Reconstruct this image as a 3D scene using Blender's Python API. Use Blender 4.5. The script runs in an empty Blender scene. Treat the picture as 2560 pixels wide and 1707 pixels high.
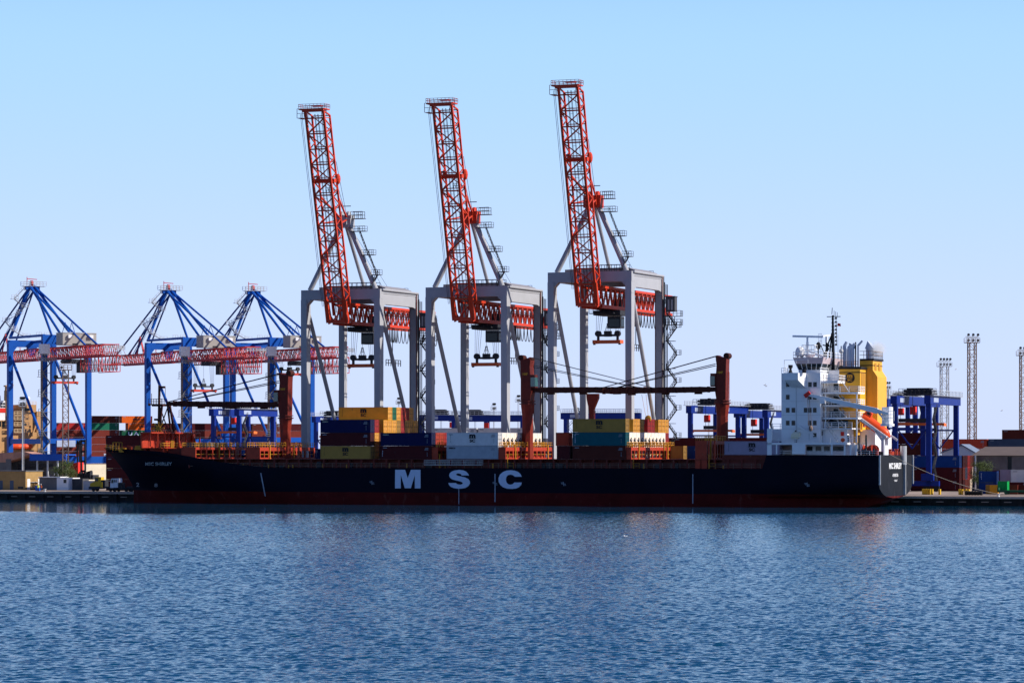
import bpy, math, random
from math import sin, cos, tan, radians, pi, sqrt
from mathutils import Vector, Matrix
random.seed(7)
S = bpy.context.scene
COL = S.collection
# ------------------------------------------------------------------ camera, sky, sun
SUN_AZ = radians(-8.0)      # direction towards the sun, measured from +X towards +Y
SUN_EL = radians(35)
SKY_HIGH = 0.62
WAVE = 0.0039; WCALM = 612.0; WCF = 0.10
cam_d = bpy.data.cameras.new('camera'); cam = bpy.data.objects.new('camera', cam_d); COL.objects.link(cam)
cam.location = (0, 0, 12); cam.rotation_euler = (radians(90), 0, 0)
cam_d.sensor_width = 36; cam_d.lens = 36 * 8000 / 2560
cam_d.shift_y = (1126 - 853.5) / 2560
cam_d.clip_start = 1; cam_d.clip_end = 60000
S.camera = cam
W = bpy.data.worlds.new('World'); S.world = W; W.use_nodes = True
wn = W.node_tree.nodes; wl = W.node_tree.links
bg = wn['Background']; sky = wn.new('ShaderNodeTexSky'); sky.sky_type = 'NISHITA'; sky.sun_disc = False
sky.sun_elevation = SUN_EL
sky.sun_rotation = radians(90) - SUN_AZ
sky.air_density = 0.85; sky.dust_density = 0.5; sky.ozone_density = 6.0; sky.altitude = 0
bg.inputs[1].default_value = 0.104
# pale band of harbour air low in the sky, added to the physical sky
_g = wn.new('ShaderNodeTexCoord'); _s = wn.new('ShaderNodeSeparateXYZ'); wl.new(_g.outputs['Generated'], _s.inputs[0])
def _map(a, b, c, d):
    r = wn.new('ShaderNodeMapRange'); r.interpolation_type = 'SMOOTHSTEP'
    for k, v in enumerate((a, b, c, d)): r.inputs[k + 1].default_value = v
    wl.new(_s.outputs[2], r.inputs[0]); return r.outputs[0]
def _scale(vec, fac):
    m = wn.new('ShaderNodeVectorMath'); m.operation = 'SCALE'
    if isinstance(vec, tuple): m.inputs[0].default_value = vec
    else: wl.new(vec, m.inputs[0])
    wl.new(fac, m.inputs['Scale']); return m.outputs[0]
def _add(a, b):
    m = wn.new('ShaderNodeVectorMath'); m.operation = 'ADD'; wl.new(a, m.inputs[0]); wl.new(b, m.inputs[1]); return m.outputs[0]
_k = 1 / 0.135
_t = wn.new('ShaderNodeVectorMath'); _t.operation = 'MULTIPLY'; wl.new(sky.outputs[0], _t.inputs[0]); _t.inputs[1].default_value = (0.62, 0.90, 1.35)
_sky = _scale(_t.outputs[0], _map(0.12, 0.24, 0.2, SKY_HIGH))
_top = _mx = wn.new('ShaderNodeMix'); _mx.data_type = 'RGBA'; _mx.clamp_factor = True
wl.new(_map(0.0, 0.15, 0.0, 1.0), _mx.inputs[0])
_mx.inputs[6].default_value = (0.60 * _k, 0.66 * _k, 0.89 * _k, 1); _mx.inputs[7].default_value = (0.392 * _k, 0.635 * _k, 0.865 * _k, 1)
wl.new(_add(_sky, _scale(_mx.outputs[2], _map(0.12, 0.24, 1.0, 0.0))), bg.inputs[0])
sd = bpy.data.lights.new('sun', 'SUN'); so = bpy.data.objects.new('sun', sd); COL.objects.link(so)
sd.energy = 5.0; sd.angle = radians(0.5); sd.color = (1, 0.93, 0.83)
sv = Vector((cos(SUN_EL) * cos(SUN_AZ), cos(SUN_EL) * sin(SUN_AZ), sin(SUN_EL)))
so.rotation_euler = sv.to_track_quat('Z', 'Y').to_euler()
so.location = (300, 300, 400)
S.view_settings.view_transform = 'Standard'; S.view_settings.look = 'None'
S.view_settings.exposure = 0.38; S.view_settings.gamma = 1
S.cycles.max_bounces = 5; S.cycles.glossy_bounces = 3; S.cycles.diffuse_bounces = 3
S.cycles.volume_bounces = 1; S.cycles.volume_step_rate = 1
# ------------------------------------------------------------------ survey: quay frame (t along the berth, w landward, z up)
A1 = radians(21); C1, S1 = cos(A1), sin(A1); D0 = 700.0; FF = 8000.0; HC = 12.0; YH = 1126.0
def F(t, w, z=0): return Vector((t * C1 + w * S1, D0 - t * S1 + w * C1, z))
def T(p, w):
    k = (p - 1280) / FF
    return (k * (D0 + w * C1) - w * S1) / (C1 + k * S1)
def Z(py, t, w): return HC + (YH - py) * F(t, w)[1] / FF
def WP(p, depth): return Vector(((p - 1280) * depth / FF, depth, 0))
# second frame: the far pier with the blue cranes (x along its rails, y towards its water)
A2 = radians(31); C2, S2 = cos(A2), sin(A2); K2 = 1.071
O2 = Vector((-1255 / 7.0, 8000 / 7.0, 0))
def G(x, y, z=0): return O2 + Vector((x * C2 - y * S2, x * S2 + y * C2, z))
def T2(p, y):
    k = (p - 1280) / FF
    # (O.x + x C - y S) = k (O.y + x S + y C)
    return (k * (O2.y + y * C2) - O2.x + y * S2) / (C2 - k * S2)
def Z2(py, x, y): return HC + (YH - py) * G(x, y)[1] / FF
# ------------------------------------------------------------------ materials
MATS = {}
def mat(name, col, rough=0.55, metal=0.0, var=0.12, scale=0.35, rust=0.0, corr=None, spec=0.18, rustcol=(0.16, 0.06, 0.03), streak=0.0):
    if name in MATS: return MATS[name]
    m = bpy.data.materials.new(name); m.use_nodes = True
    n = m.node_tree.nodes; l = m.node_tree.links; b = n['Principled BSDF']
    b.inputs['Roughness'].default_value = rough; b.inputs['Metallic'].default_value = metal
    b.inputs['Specular IOR Level'].default_value = spec
    tc = n.new('ShaderNodeTexCoord')
    no = n.new('ShaderNodeTexNoise'); no.inputs['Scale'].default_value = scale; no.inputs['Detail'].default_value = 6
    no.inputs['Roughness'].default_value = 0.65
    geo = n.new('ShaderNodeNewGeometry')
    l.new(geo.outputs['Position'], no.inputs['Vector'])
    r = n.new('ShaderNodeMapRange'); r.inputs[1].default_value = 0.3; r.inputs[2].default_value = 0.7
    r.inputs[3].default_value = 1 - var; r.inputs[4].default_value = 1 + var
    l.new(no.outputs[0], r.inputs[0])
    mx = n.new('ShaderNodeVectorMath'); mx.operation = 'SCALE'; mx.inputs[0].default_value = col[:3]
    l.new(r.outputs[0], mx.inputs['Scale'])
    out = mx.outputs[0]
    if rust > 0:
        n2 = n.new('ShaderNodeTexNoise'); n2.inputs['Scale'].default_value = 0.9; n2.inputs['Detail'].default_value = 8
        mp = n.new('ShaderNodeMapping'); mp.inputs['Scale'].default_value = (1, 1, 0.35 if streak else 1)
        l.new(geo.outputs['Position'], mp.inputs[0]); l.new(mp.outputs[0], n2.inputs['Vector'])
        r2 = n.new('ShaderNodeMapRange'); r2.inputs[1].default_value = 0.72 - rust * 0.25; r2.inputs[2].default_value = 0.78 - rust * 0.2
        l.new(n2.outputs[0], r2.inputs[0])
        mm = n.new('ShaderNodeMix'); mm.data_type = 'RGBA'
        l.new(r2.outputs[0], mm.inputs[0]); l.new(out, mm.inputs[6]); mm.inputs[7].default_value = (*rustcol, 1)
        out = mm.outputs[2]
    l.new(out, b.inputs['Base Color'])
    if corr:
        wv = n.new('ShaderNodeTexWave'); wv.bands_direction = corr[0]; wv.inputs['Scale'].default_value = corr[1]
        wv.wave_profile = 'SIN'; l.new(tc.outputs['Object'], wv.inputs['Vector'])
        bp = n.new('ShaderNodeBump'); bp.inputs['Distance'].default_value = corr[2]; bp.inputs['Strength'].default_value = 0.8
        l.new(wv.outputs[0], bp.inputs['Height']); l.new(bp.outputs[0], b.inputs['Normal'])
    MATS[name] = m; return m
CORR = ('X', 1.1, 0.04)
M_navy = mat('hull navy paint', (0.0016, 0.0024, 0.010), 0.6, var=0.25, scale=0.12, spec=0.08, rust=0.12, rustcol=(0.012, 0.010, 0.014), streak=1)
M_red = mat('antifouling red', (0.075, 0.006, 0.006), 0.75, var=0.3, scale=0.2, rust=0.42, rustcol=(0.10, 0.025, 0.02), streak=1, spec=0.08)
M_letter = mat('hull letter white', (0.52, 0.60, 0.76), 0.6, var=0.05)
M_deck = mat('deck red paint', (0.12, 0.012, 0.007), 0.6, var=0.3, scale=0.6, rust=0.35, spec=0.3)
M_lash = mat('lashing bridge orange red', (0.36, 0.035, 0.012), 0.55, var=0.2, scale=0.8, rust=0.2, spec=0.3)
M_ycrail = mat('yellow rail paint', (0.55, 0.26, 0.025), 0.5)
M_white = mat('superstructure white', (0.77, 0.77, 0.79), 0.45, var=0.04, rust=0.06, rustcol=(0.45, 0.28, 0.2), streak=1)
M_funnel = mat('funnel yellow', (0.74, 0.37, 0.035), 0.45, var=0.05)
M_black = mat('black steel', (0.012, 0.012, 0.016), 0.5)
M_dark = mat('dark machinery', (0.03, 0.032, 0.04), 0.6, var=0.4, scale=1.5)
M_glass = mat('dark window glass', (0.008, 0.016, 0.022), 0.2, spec=0.3)
M_cabgl = mat('green cab glass', (0.02, 0.11, 0.10), 0.15, spec=0.8)
M_steel = mat('galvanised steel', (0.45, 0.46, 0.48), 0.45, metal=0.3, var=0.15)
M_grey = mat('portal grey paint', (0.345, 0.35, 0.375), 0.5, var=0.05, rust=0.05, rustcol=(0.3, 0.26, 0.25), streak=1)
M_orange = mat('boom orange red', (0.52, 0.042, 0.014), 0.45, var=0.12, scale=0.5)
M_cable = mat('wire rope', (0.03, 0.03, 0.035), 0.6)
M_blue = mat('crane blue paint', (0.004, 0.075, 0.37), 0.45, var=0.08)
M_rtg = mat('yard crane blue', (0.002, 0.020, 0.19), 0.45, var=0.12)
M_truss = mat('girder crimson', (0.45, 0.045, 0.05), 0.5, var=0.15)
M_house = mat('machine house beige', (0.36, 0.335, 0.31), 0.6, var=0.05, corr=('X', 1.6, 0.05))
M_lifeb = mat('lifeboat orange', (0.72, 0.075, 0.018), 0.35, var=0.06)
M_buff = mat('buff ship paint', (0.50, 0.28, 0.12), 0.55, var=0.08)
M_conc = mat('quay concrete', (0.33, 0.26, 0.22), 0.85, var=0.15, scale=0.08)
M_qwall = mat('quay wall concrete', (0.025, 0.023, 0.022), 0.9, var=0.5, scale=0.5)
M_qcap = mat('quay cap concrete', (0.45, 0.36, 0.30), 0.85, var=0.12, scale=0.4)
M_brick = mat('yellow brick', (0.33, 0.21, 0.085), 0.85, var=0.15, scale=0.9)
M_roofrust = mat('rusty roof sheet', (0.42, 0.22, 0.16), 0.75, var=0.25, corr=('X', 0.8, 0.05))
M_sheet = mat('grey corrugated sheet', (0.13, 0.13, 0.135), 0.7, var=0.2, corr=('X', 1.2, 0.05))
M_trunk = mat('bark', (0.03, 0.022, 0.015), 0.9)
M_leaf = mat('leaf green', (0.045, 0.065, 0.016), 0.7, var=0.5, scale=1.2)
M_tyre = mat('tyre rubber', (0.015, 0.015, 0.017), 0.8)
M_pink = mat('pale bridge paint', (0.52, 0.42, 0.45), 0.5, var=0.04)
M_redcab = mat('red paint', (0.62, 0.03, 0.02), 0.5)
M_ytruck = mat('yellow truck paint', (0.62, 0.38, 0.03), 0.5)
M_wtruck = mat('white truck paint', (0.8, 0.8, 0.82), 0.4, var=0.03)
M_mastred = mat('foremast rust red', (0.05, 0.012, 0.008), 0.65, var=0.3, scale=1)
M_rust = mat('rusty lattice', (0.22, 0.15, 0.12), 0.7, var=0.35, scale=1)
M_rope = mat('mooring rope', (0.22, 0.2, 0.17), 0.8)
M_skin = mat('skin', (0.45, 0.27, 0.18), 0.6)
M_navyc = mat('dark work clothes', (0.02, 0.025, 0.05), 0.85)
M_hivis = mat('orange hi vis', (0.8, 0.14, 0.03), 0.7)
M_yvis = mat('yellow hi vis', (0.65, 0.7, 0.1), 0.7)
M_tarp = mat('cream weathered hull', (0.72, 0.64, 0.48), 0.75, var=0.08, rust=0.12, rustcol=(0.5, 0.42, 0.33))
M_bird = mat('gull feathers', (0.75, 0.75, 0.76), 0.7)
CC = {
 'yellow': (0.70, 0.32, 0.03), 'tan': (0.36, 0.20, 0.045), 'navy': (0.002, 0.006, 0.055), 'maroon': (0.062, 0.006, 0.009),
 'red': (0.34, 0.022, 0.022), 'redorange': (0.42, 0.05, 0.025), 'white': (0.60, 0.60, 0.62), 'lightgrey': (0.32, 0.36, 0.42),
 'teal': (0.001, 0.085, 0.11), 'green': (0.012, 0.13, 0.075), 'brown': (0.075, 0.014, 0.010), 'orange': (0.62, 0.10, 0.01),
 'blue': (0.005, 0.04, 0.19), 'slate': (0.035, 0.055, 0.10), 'lilac': (0.30, 0.25, 0.34), 'brick': (0.155, 0.026, 0.018),
 'brightgreen': (0.005, 0.26, 0.06), 'darkgreen': (0.005, 0.07, 0.035), 'cream': (0.70, 0.58, 0.44), 'pink': (0.6, 0.05, 0.1)}
def cmat(c): return mat('container ' + c, CC[c], 0.55, var=0.1, scale=0.7, rust=0.16, corr=CORR, rustcol=tuple(x * 0.45 + 0.03 for x in CC[c]), streak=1, spec=0.1)
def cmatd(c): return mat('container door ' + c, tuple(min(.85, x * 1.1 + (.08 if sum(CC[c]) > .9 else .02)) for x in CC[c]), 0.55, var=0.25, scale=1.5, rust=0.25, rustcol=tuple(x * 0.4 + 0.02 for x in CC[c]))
def cmatf(c): return mat('container frame ' + c, tuple(x * 0.85 for x in CC[c]), 0.6, var=0.15, scale=2)
# ------------------------------------------------------------------ mesh builder
class MB:
    def __init__(s): s.v = []; s.f = []; s.mi = []; s.cur = 0
    def add(s, vs, fs):
        b = len(s.v); s.v += [tuple(p) for p in vs]
        for f in fs: s.f.append([b + i for i in f]); s.mi.append(s.cur)
        return s
    def box(s, x0, x1, y0, y1, z0, z1):
        return s.add([(x0, y0, z0), (x1, y0, z0), (x1, y1, z0), (x0, y1, z0), (x0, y0, z1), (x1, y0, z1), (x1, y1, z1), (x0, y1, z1)],
                     [(0, 3, 2, 1), (4, 5, 6, 7), (0, 1, 5, 4), (1, 2, 6, 5), (2, 3, 7, 6), (3, 0, 4, 7)])
    def bar(s, p, q, w, h=None, up=None, w2=None, h2=None):
        p = Vector(p); q = Vector(q); h = w if h is None else h
        w2 = w if w2 is None else w2; h2 = h if h2 is None else h2
        d = (q - p).normalized(); u = Vector(up) if up else (Vector((0, 0, 1)) if abs(d.z) < 0.9 else Vector((0, 1, 0)))
        a = d.cross(u).normalized(); b = a.cross(d).normalized()
        vs = [p + a * (i * w / 2) + b * (j * h / 2) for i, j in ((-1, -1), (1, -1), (1, 1), (-1, 1))] + \
             [q + a * (i * w2 / 2) + b * (j * h2 / 2) for i, j in ((-1, -1), (1, -1), (1, 1), (-1, 1))]
        return s.add(vs, [(0, 1, 2, 3), (7, 6, 5, 4), (0, 4, 5, 1), (1, 5, 6, 2), (2, 6, 7, 3), (3, 7, 4, 0)])
    def tube(s, p, q, r, n=8, r2=None):
        p = Vector(p); q = Vector(q); r2 = r if r2 is None else r2
        d = (q - p).normalized(); u = Vector((0, 0, 1)) if abs(d.z) < 0.9 else Vector((0, 1, 0))
        a = d.cross(u).normalized(); b = a.cross(d).normalized()
        vs = []
        for c, rr in ((p, r), (q, r2)):
            for i in range(n):
                t = 2 * pi * i / n; vs.append(c + a * (rr * cos(t)) + b * (rr * sin(t)))
        fs = [(i, (i + 1) % n, n + (i + 1) % n, n + i) for i in range(n)] + [tuple(range(n))[::-1], tuple(range(n, 2 * n))]
        return s.add(vs, fs)
    def poly(s, pts, r, n=6):
        for a, b in zip(pts, pts[1:]): s.tube(a, b, r, n)
        return s
    def lathe(s, prof, c, n=12, axis='z'):
        vs = []; k = len(prof)
        for r, h in prof:
            for i in range(n):
                t = 2 * pi * i / n; a, b = r * cos(t), r * sin(t)
                vs.append((c[0] + a, c[1] + b, c[2] + h) if axis == 'z' else (c[0] + h, c[1] + a, c[2] + b) if axis == 'x' else (c[0] + a, c[1] + h, c[2] + b))
        fs = [(j * n + i, j * n + (i + 1) % n, (j + 1) * n + (i + 1) % n, (j + 1) * n + i) for j in range(k - 1) for i in range(n)]
        fs += [tuple(range(n))[::-1], tuple(range((k - 1) * n, k * n))]
        return s.add(vs, fs)
    def prism(s, pts, axis, a, b):
        def mk(p, h): return {'x': (h, p[0], p[1]), 'y': (p[0], h, p[1]), 'z': (p[0], p[1], h)}[axis]
        n = len(pts); vs = [mk(p, a) for p in pts] + [mk(p, b) for p in pts]
        return s.add(vs, [tuple(range(n))[::-1], tuple(range(n, 2 * n))] + [(i, (i + 1) % n, n + (i + 1) % n, n + i) for i in range(n)])
    def ball(s, c, r, sc=(1, 1, 1), n=8, m=6):
        prof = [(max(r * sin(pi * j / m), 0.001), -r * cos(pi * j / m)) for j in range(m + 1)]
        b = len(s.v); s.lathe(prof, (0, 0, 0), n)
        for i in range(b, len(s.v)):
            v = s.v[i]; s.v[i] = (c[0] + v[0] * sc[0], c[1] + v[1] * sc[1], c[2] + v[2] * sc[2])
        return s
    def rail(s, pts, h=1.1, r=0.035, sp=1.6, k=2):
        for a, b in zip(pts, pts[1:]):
            a = Vector(a); b = Vector(b); L = (b - a).length; m = max(1, int(round(L / sp)))
            for i in range(m + 1):
                p = a.lerp(b, i / m); s.bar(p, p + Vector((0, 0, h)), r * 2)
            for j in range(1, k + 1):
                o = Vector((0, 0, h * j / k)); s.bar(a + o, b + o, r * 2)
        return s
    def mesh(s, name, ms, dz=0.0):
        me = bpy.data.meshes.new(name)
        me.from_pydata([(x, y, z - dz) for x, y, z in s.v], [], s.f)
        for m in (ms if isinstance(ms, (list, tuple)) else [ms]): me.materials.append(m)
        me.polygons.foreach_set('material_index', s.mi); me.update(); return me
    def build(s, name, ms, parent=None, label=None, smooth=False):
        dz = 0.0; p = parent
        while p is not None:
            if p.parent is None: dz = p.location.z
            p = p.parent
        me = s.mesh(name, ms, dz)
        if smooth: me.polygons.foreach_set('use_smooth', [True] * len(me.polygons))
        return link(name, me, parent, label)
def build_each(mb, name, ms, parent):
    """every separate piece of mb becomes a part of its own"""
    par = list(range(len(mb.v)))
    def find(a):
        while par[a] != a: par[a] = par[par[a]]; a = par[a]
        return a
    for f in mb.f:
        for k in f[1:]: par[find(k)] = find(f[0])
    g = {}
    for f, mi in zip(mb.f, mb.mi): g.setdefault(find(f[0]), []).append((f, mi))
    for fs in g.values():
        m = MB(); ids = {}
        for f, mi in fs:
            q = []
            for k in f:
                if k not in ids: ids[k] = len(m.v); m.v.append(mb.v[k])
                q.append(ids[k])
            m.f.append(q); m.mi.append(mi)
        m.build(name, ms, parent)
def link(name, me, parent=None, label=None):
    o = bpy.data.objects.new(name, me); COL.objects.link(o)
    if parent is not None: o.parent = parent
    if label: o['label'] = label
    return o
def thing(name, label, cat, loc=(0, 0, 0), rz=0.0, group=None):
    o = bpy.data.objects.new(name, None); COL.objects.link(o); o.location = loc; o.rotation_euler = (0, 0, rz)
    o.empty_display_size = 0.5; o['label'] = label; o['category'] = cat
    if group: o['group'] = group
    return o
def tag(o, label, cat, group=None, loc=None, rz=0.0):
    o['label'] = label; o['category'] = cat
    if group: o['group'] = group
    if loc is not None: o.location = loc; o.rotation_euler = (0, 0, rz)
    return o
def struct(o): o['kind'] = 'structure'; return o
def truss(mb, p0, p1, w, h, n, rc, rd, up=(0, 0, 1), faces='tbsS', zig=True):
    """box truss between p0 and p1 (centre line), width w across, height h along up"""
    p0 = Vector(p0); p1 = Vector(p1); d = (p1 - p0).normalized(); u = Vector(up); a = d.cross(u).normalized(); u = a.cross(d).normalized()
    def P(i, sa, su): return p0.lerp(p1, i / n) + a * (sa * w / 2) + u * (su * h / 2)
    for sa in (-1, 1):
        for su in (-1, 1): mb.bar(P(0, sa, su), P(n, sa, su), rc * 2, rc * 2, up=tuple(u) if abs(d.dot(Vector((0, 0, 1)))) > .9 else None)
    for i in range(n + 1):
        mb.bar(P(i, -1, 1), P(i, 1, 1), rd * 2); mb.bar(P(i, -1, -1), P(i, 1, -1), rd * 2)
    for i in range(n):
        for sa in (-1, 1):
            if 's' in faces:
                m = (P(i, sa, -1) + P(i + 1, sa, -1)) / 2 if zig else P(i + 1, sa, -1)
                if zig: mb.bar(P(i, sa, 1), m, rd * 2); mb.bar(m, P(i + 1, sa, 1), rd * 2)
                else:
                    a_, b_ = (1, -1) if i % 2 else (-1, 1)
                    mb.bar(P(i, sa, a_), P(i + 1, sa, b_), rd * 2); mb.bar(P(i, sa, -1), P(i, sa, 1), rd * 2)
        if 't' in faces: mb.bar(P(i, -1, 1), P(i + 1, 1, 1) if i % 2 else P(i + 1, 1, 1), rd * 1.6)
        if 'b' in faces:
            a_ = -1 if i % 2 else 1; mb.bar(P(i, a_, -1), P(i + 1, -a_, -1), rd * 1.6)
# ------------------------------------------------------------------ text
FONT_CACHE = {}
def text_geo(txt, bold=0.0):
    k = (txt, bold)
    if k in FONT_CACHE: return FONT_CACHE[k]
    cu = bpy.data.curves.new('glyphs', 'FONT'); cu.body = txt; cu.size = 1; cu.offset = bold; cu.resolution_u = 3
    ob = bpy.data.objects.new('glyphs', cu); COL.objects.link(ob)
    bpy.context.view_layer.update()
    me = bpy.data.meshes.new_from_object(ob.evaluated_get(bpy.context.evaluated_depsgraph_get()))
    v = [tuple(x.co) for x in me.vertices]; f = [tuple(p.vertices) for p in me.polygons]
    x0 = min(p[0] for p in v); x1 = max(p[0] for p in v); y0 = min(p[1] for p in v); y1 = max(p[1] for p in v)
    v = [((p[0] - x0) / (x1 - x0), (p[1] - y0) / (y1 - y0)) for p in v]
    bpy.data.objects.remove(ob); bpy.data.curves.remove(cu); bpy.data.meshes.remove(me)
    FONT_CACHE[k] = (v, f, (x1 - x0) / (y1 - y0)); return FONT_CACHE[k]
def put_text(mb, txt, o, xd, ud, w, h, bold=0.03):
    v, f, asp = text_geo(txt, bold); o = Vector(o); xd = Vector(xd); ud = Vector(ud)
    mb.add([o + xd * (p[0] * w) + ud * (p[1] * h) for p in v], f); return mb
def msc_logo(mb, o, xd, ud, w, h):
    o = Vector(o); xd = Vector(xd); ud = Vector(ud)
    put_text(mb, 'm', o + xd * (w * .08) + ud * (h * .53), xd, ud, w * .84, h * .47, 0.055)
    def q(a, b, c, d): mb.add([o + xd * (w * a) + ud * (h * c), o + xd * (w * b) + ud * (h * c), o + xd * (w * b) + ud * (h * d), o + xd * (w * a) + ud * (h * d)], [(0, 1, 2, 3)])
    q(0, .1, .51, .55); q(.9, 1, .51, .55); q(.1, .9, .5, .545)
    put_text(mb, 'SC', o + xd * (w * .12) + ud * (h * 0.02), xd, ud, w * .76, h * .38, 0.04)
XD = (1, 0, 0); UD = (0, 0, 1); YD = (0, 1, 0)
# ------------------------------------------------------------------ water, ground, quay
def water():
    import numpy as np
    rng = np.random.default_rng(5)
    # real wave relief where it can be seen, flat sheet with fine ripples beyond
    ys = [160.0]
    while ys[-1] < 745: ys.append(ys[-1] + 0.13 + 0.30 * (ys[-1] - 160) / 600)
    ys = np.array(ys); NX = 1000; u = np.linspace(-1, 1, NX)
    hw = 0.165 * ys + 36
    X = hw[:, None] * u[None, :]; Y = np.repeat(ys[:, None], NX, 1)
    Hh = np.zeros_like(X)
    for k in range(64):
        lam = 0.42 * (2.2 / 0.42) ** (rng.random() ** 1.2); th = rng.normal(0, 0.7) + 0.12
        kx, ky = np.sin(th) * 2 * pi / lam, np.cos(th) * 2 * pi / lam
        amp = WAVE * lam ** 0.8 * (0.5 + rng.random())
        # slow drift of phase so that no two crests run straight
        ph = rng.random() * 6.28 + 1.6 * np.sin(X * (0.09 + .05 * rng.random()) + k) + 1.3 * np.sin(Y * (0.05 + .04 * rng.random()) + 2 * k)
        Hh += amp * np.sin(kx * X + ky * Y + ph)
    edge = WCALM + 10 * np.sin(X * .035 + 1) + 6 * np.sin(X * .11) + 3 * np.sin(X * .31 + Y * .1) + np.clip((-60 - X) * .45, 0, 60)
    calm = 1 / (1 + np.exp(-(Y - edge) / 3.0))
    big = 0.5 + 0.5 * np.sin(X * .021 + 1.5 * np.sin(Y * .011)) * np.sin(Y * .033 + 1.2 * np.sin(X * .017) + 1)
    f = (0.84 + 0.28 * big) * (1 - (1 - WCF) * calm)
    f *= 1 - 0.42 * np.exp(-((X - 52 + 6 * np.sin(Y * .05)) / 30) ** 2 - ((Y - 480 + 10 * np.sin(X * .2)) / 75) ** 2) - 0.2 * np.exp(-((X + 55) / 40) ** 2 - ((Y - 560) / 50) ** 2)
    fade = np.clip((1 - np.abs(u))[None, :] * 30, 0, 1) * np.clip((745 - Y) / 8, 0, 1) * np.clip((Y - 160) / 6, 0, 1)
    Hh *= f * fade
    n, m = X.shape; co = np.stack([X, Y, Hh], -1).reshape(-1, 3)
    idx = np.arange(n * m).reshape(n, m); q = np.stack([idx[:-1, :-1], idx[:-1, 1:], idx[1:, 1:], idx[1:, :-1]], -1).reshape(-1, 4)
    a0, a1 = hw[0], hw[-1]
    ext = np.array([(-9000, -400, 0), (9000, -400, 0), (9000, 160, 0), (a0, 160, 0), (-a0, 160, 0), (-9000, 160, 0),
                    (-9000, ys[-1], 0), (-a1, ys[-1], 0), (a1, ys[-1], 0), (9000, ys[-1], 0), (9000, 30000, 0), (-9000, 30000, 0)], float)
    b = n * m; eq = np.array([(0, 1, 2, 5), (5, 4, 7, 6), (3, 2, 9, 8), (6, 9, 10, 11)]) + b
    co = np.concatenate([co, ext]); q = np.concatenate([q, eq])
    me = bpy.data.meshes.new('water'); me.vertices.add(len(co)); me.vertices.foreach_set('co', co.astype('f').ravel())
    me.loops.add(len(q) * 4); me.loops.foreach_set('vertex_index', q.astype('i').ravel())
    me.polygons.add(len(q)); me.polygons.foreach_set('loop_start', np.arange(0, len(q) * 4, 4, dtype='i'))
    try: me.polygons.foreach_set('loop_total', np.full(len(q), 4, dtype='i'))
    except Exception: pass
    me.update(calc_edges=True); me.polygons.foreach_set('use_smooth', np.ones(len(q), dtype=bool))
    m = bpy.data.materials.new('harbour water'); m.use_nodes = True; nn = m.node_tree.nodes; l = m.node_tree.links; bs = nn['Principled BSDF']
    bs.inputs['Base Color'].default_value = (0.0008, 0.044, 0.098, 1); bs.inputs['Roughness'].default_value = 0.06
    bs.inputs['IOR'].default_value = 1.333
    geo = nn.new('ShaderNodeNewGeometry'); mp = nn.new('ShaderNodeMapping'); mp.inputs['Scale'].default_value = (0.7, 1.0, 1)
    l.new(geo.outputs['Position'], mp.inputs[0]); t = nn.new('ShaderNodeTexNoise'); t.inputs['Scale'].default_value = 3.2; t.inputs['Detail'].default_value = 2
    l.new(mp.outputs[0], t.inputs['Vector']); bp = nn.new('ShaderNodeBump'); l.new(t.outputs[0], bp.inputs['Height']); bp.inputs['Distance'].default_value = 0.05
    sx = nn.new('ShaderNodeSeparateXYZ'); l.new(geo.outputs['Position'], sx.inputs[0]); mr = nn.new('ShaderNodeMapRange'); l.new(sx.outputs[1], mr.inputs[0])
    for k_, v_ in enumerate((600, 622, 1.0, 0.08)): mr.inputs[k_ + 1].default_value = v_
    l.new(mr.outputs[0], bp.inputs['Strength'])
    l.new(bp.outputs[0], bs.inputs['Normal']); me.materials.append(m)
    struct(link('water', me))
water()
def ground():
    q0 = F(-290, 31.8); q1 = F(140, 31.8); q2 = F(700, 31.8)
    g0 = G(-40, 3.5); g1 = G(9000, 3.5)
    corner = F(-380, 31.8)
    # intersection of quay line and pier line
    import mathutils
    I = mathutils.geometry.intersect_line_line_2d(F(-900, 31.8).xy, F(0, 31.8).xy, G(-600, 3.5).xy, G(0, 3.5).xy)
    I = Vector((I[0], I[1], 0)) if I else Vector((-430, 900, 0))
    pts = [I, F(9000, 31.8), Vector((9000, 30000, 0)), G(20000, 3.5)]
    mb = MB(); mb.add([(p.x, p.y, 2) for p in pts], [(0, 1, 2, 3)])
    struct(mb.build('ground', M_conc))
ground()
def quay():
    root = struct(bpy.data.objects.new('quay', None)); COL.objects.link(root); root.location = F(0, 31.8, 0); root.rotation_euler = (0, 0, -A1)
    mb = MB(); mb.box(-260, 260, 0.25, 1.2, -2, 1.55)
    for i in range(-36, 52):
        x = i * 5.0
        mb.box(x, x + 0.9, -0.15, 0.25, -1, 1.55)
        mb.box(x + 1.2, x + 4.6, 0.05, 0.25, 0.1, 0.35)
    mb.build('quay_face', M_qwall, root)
    mb = MB(); mb.box(-260, 260, -0.35, 1.6, 1.55, 2.02); mb.build('quay_cap', M_qcap, root)
    mb = MB()
    for i in range(-36, 52):
        x = i * 5.0 + 2.0; mb.box(x, x + 1.6, -0.3, 0.0, 0.75, 0.92)
    build_each(mb, 'fender_ledge', M_conc, root)
    mb = MB(); mb.box(-260, 260, 3.0, 3.12, 2.01, 2.09); mb.box(-260, 260, 24.5, 24.62, 2.01, 2.09); mb.build('crane_rail', M_rust, root)
quay()
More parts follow.
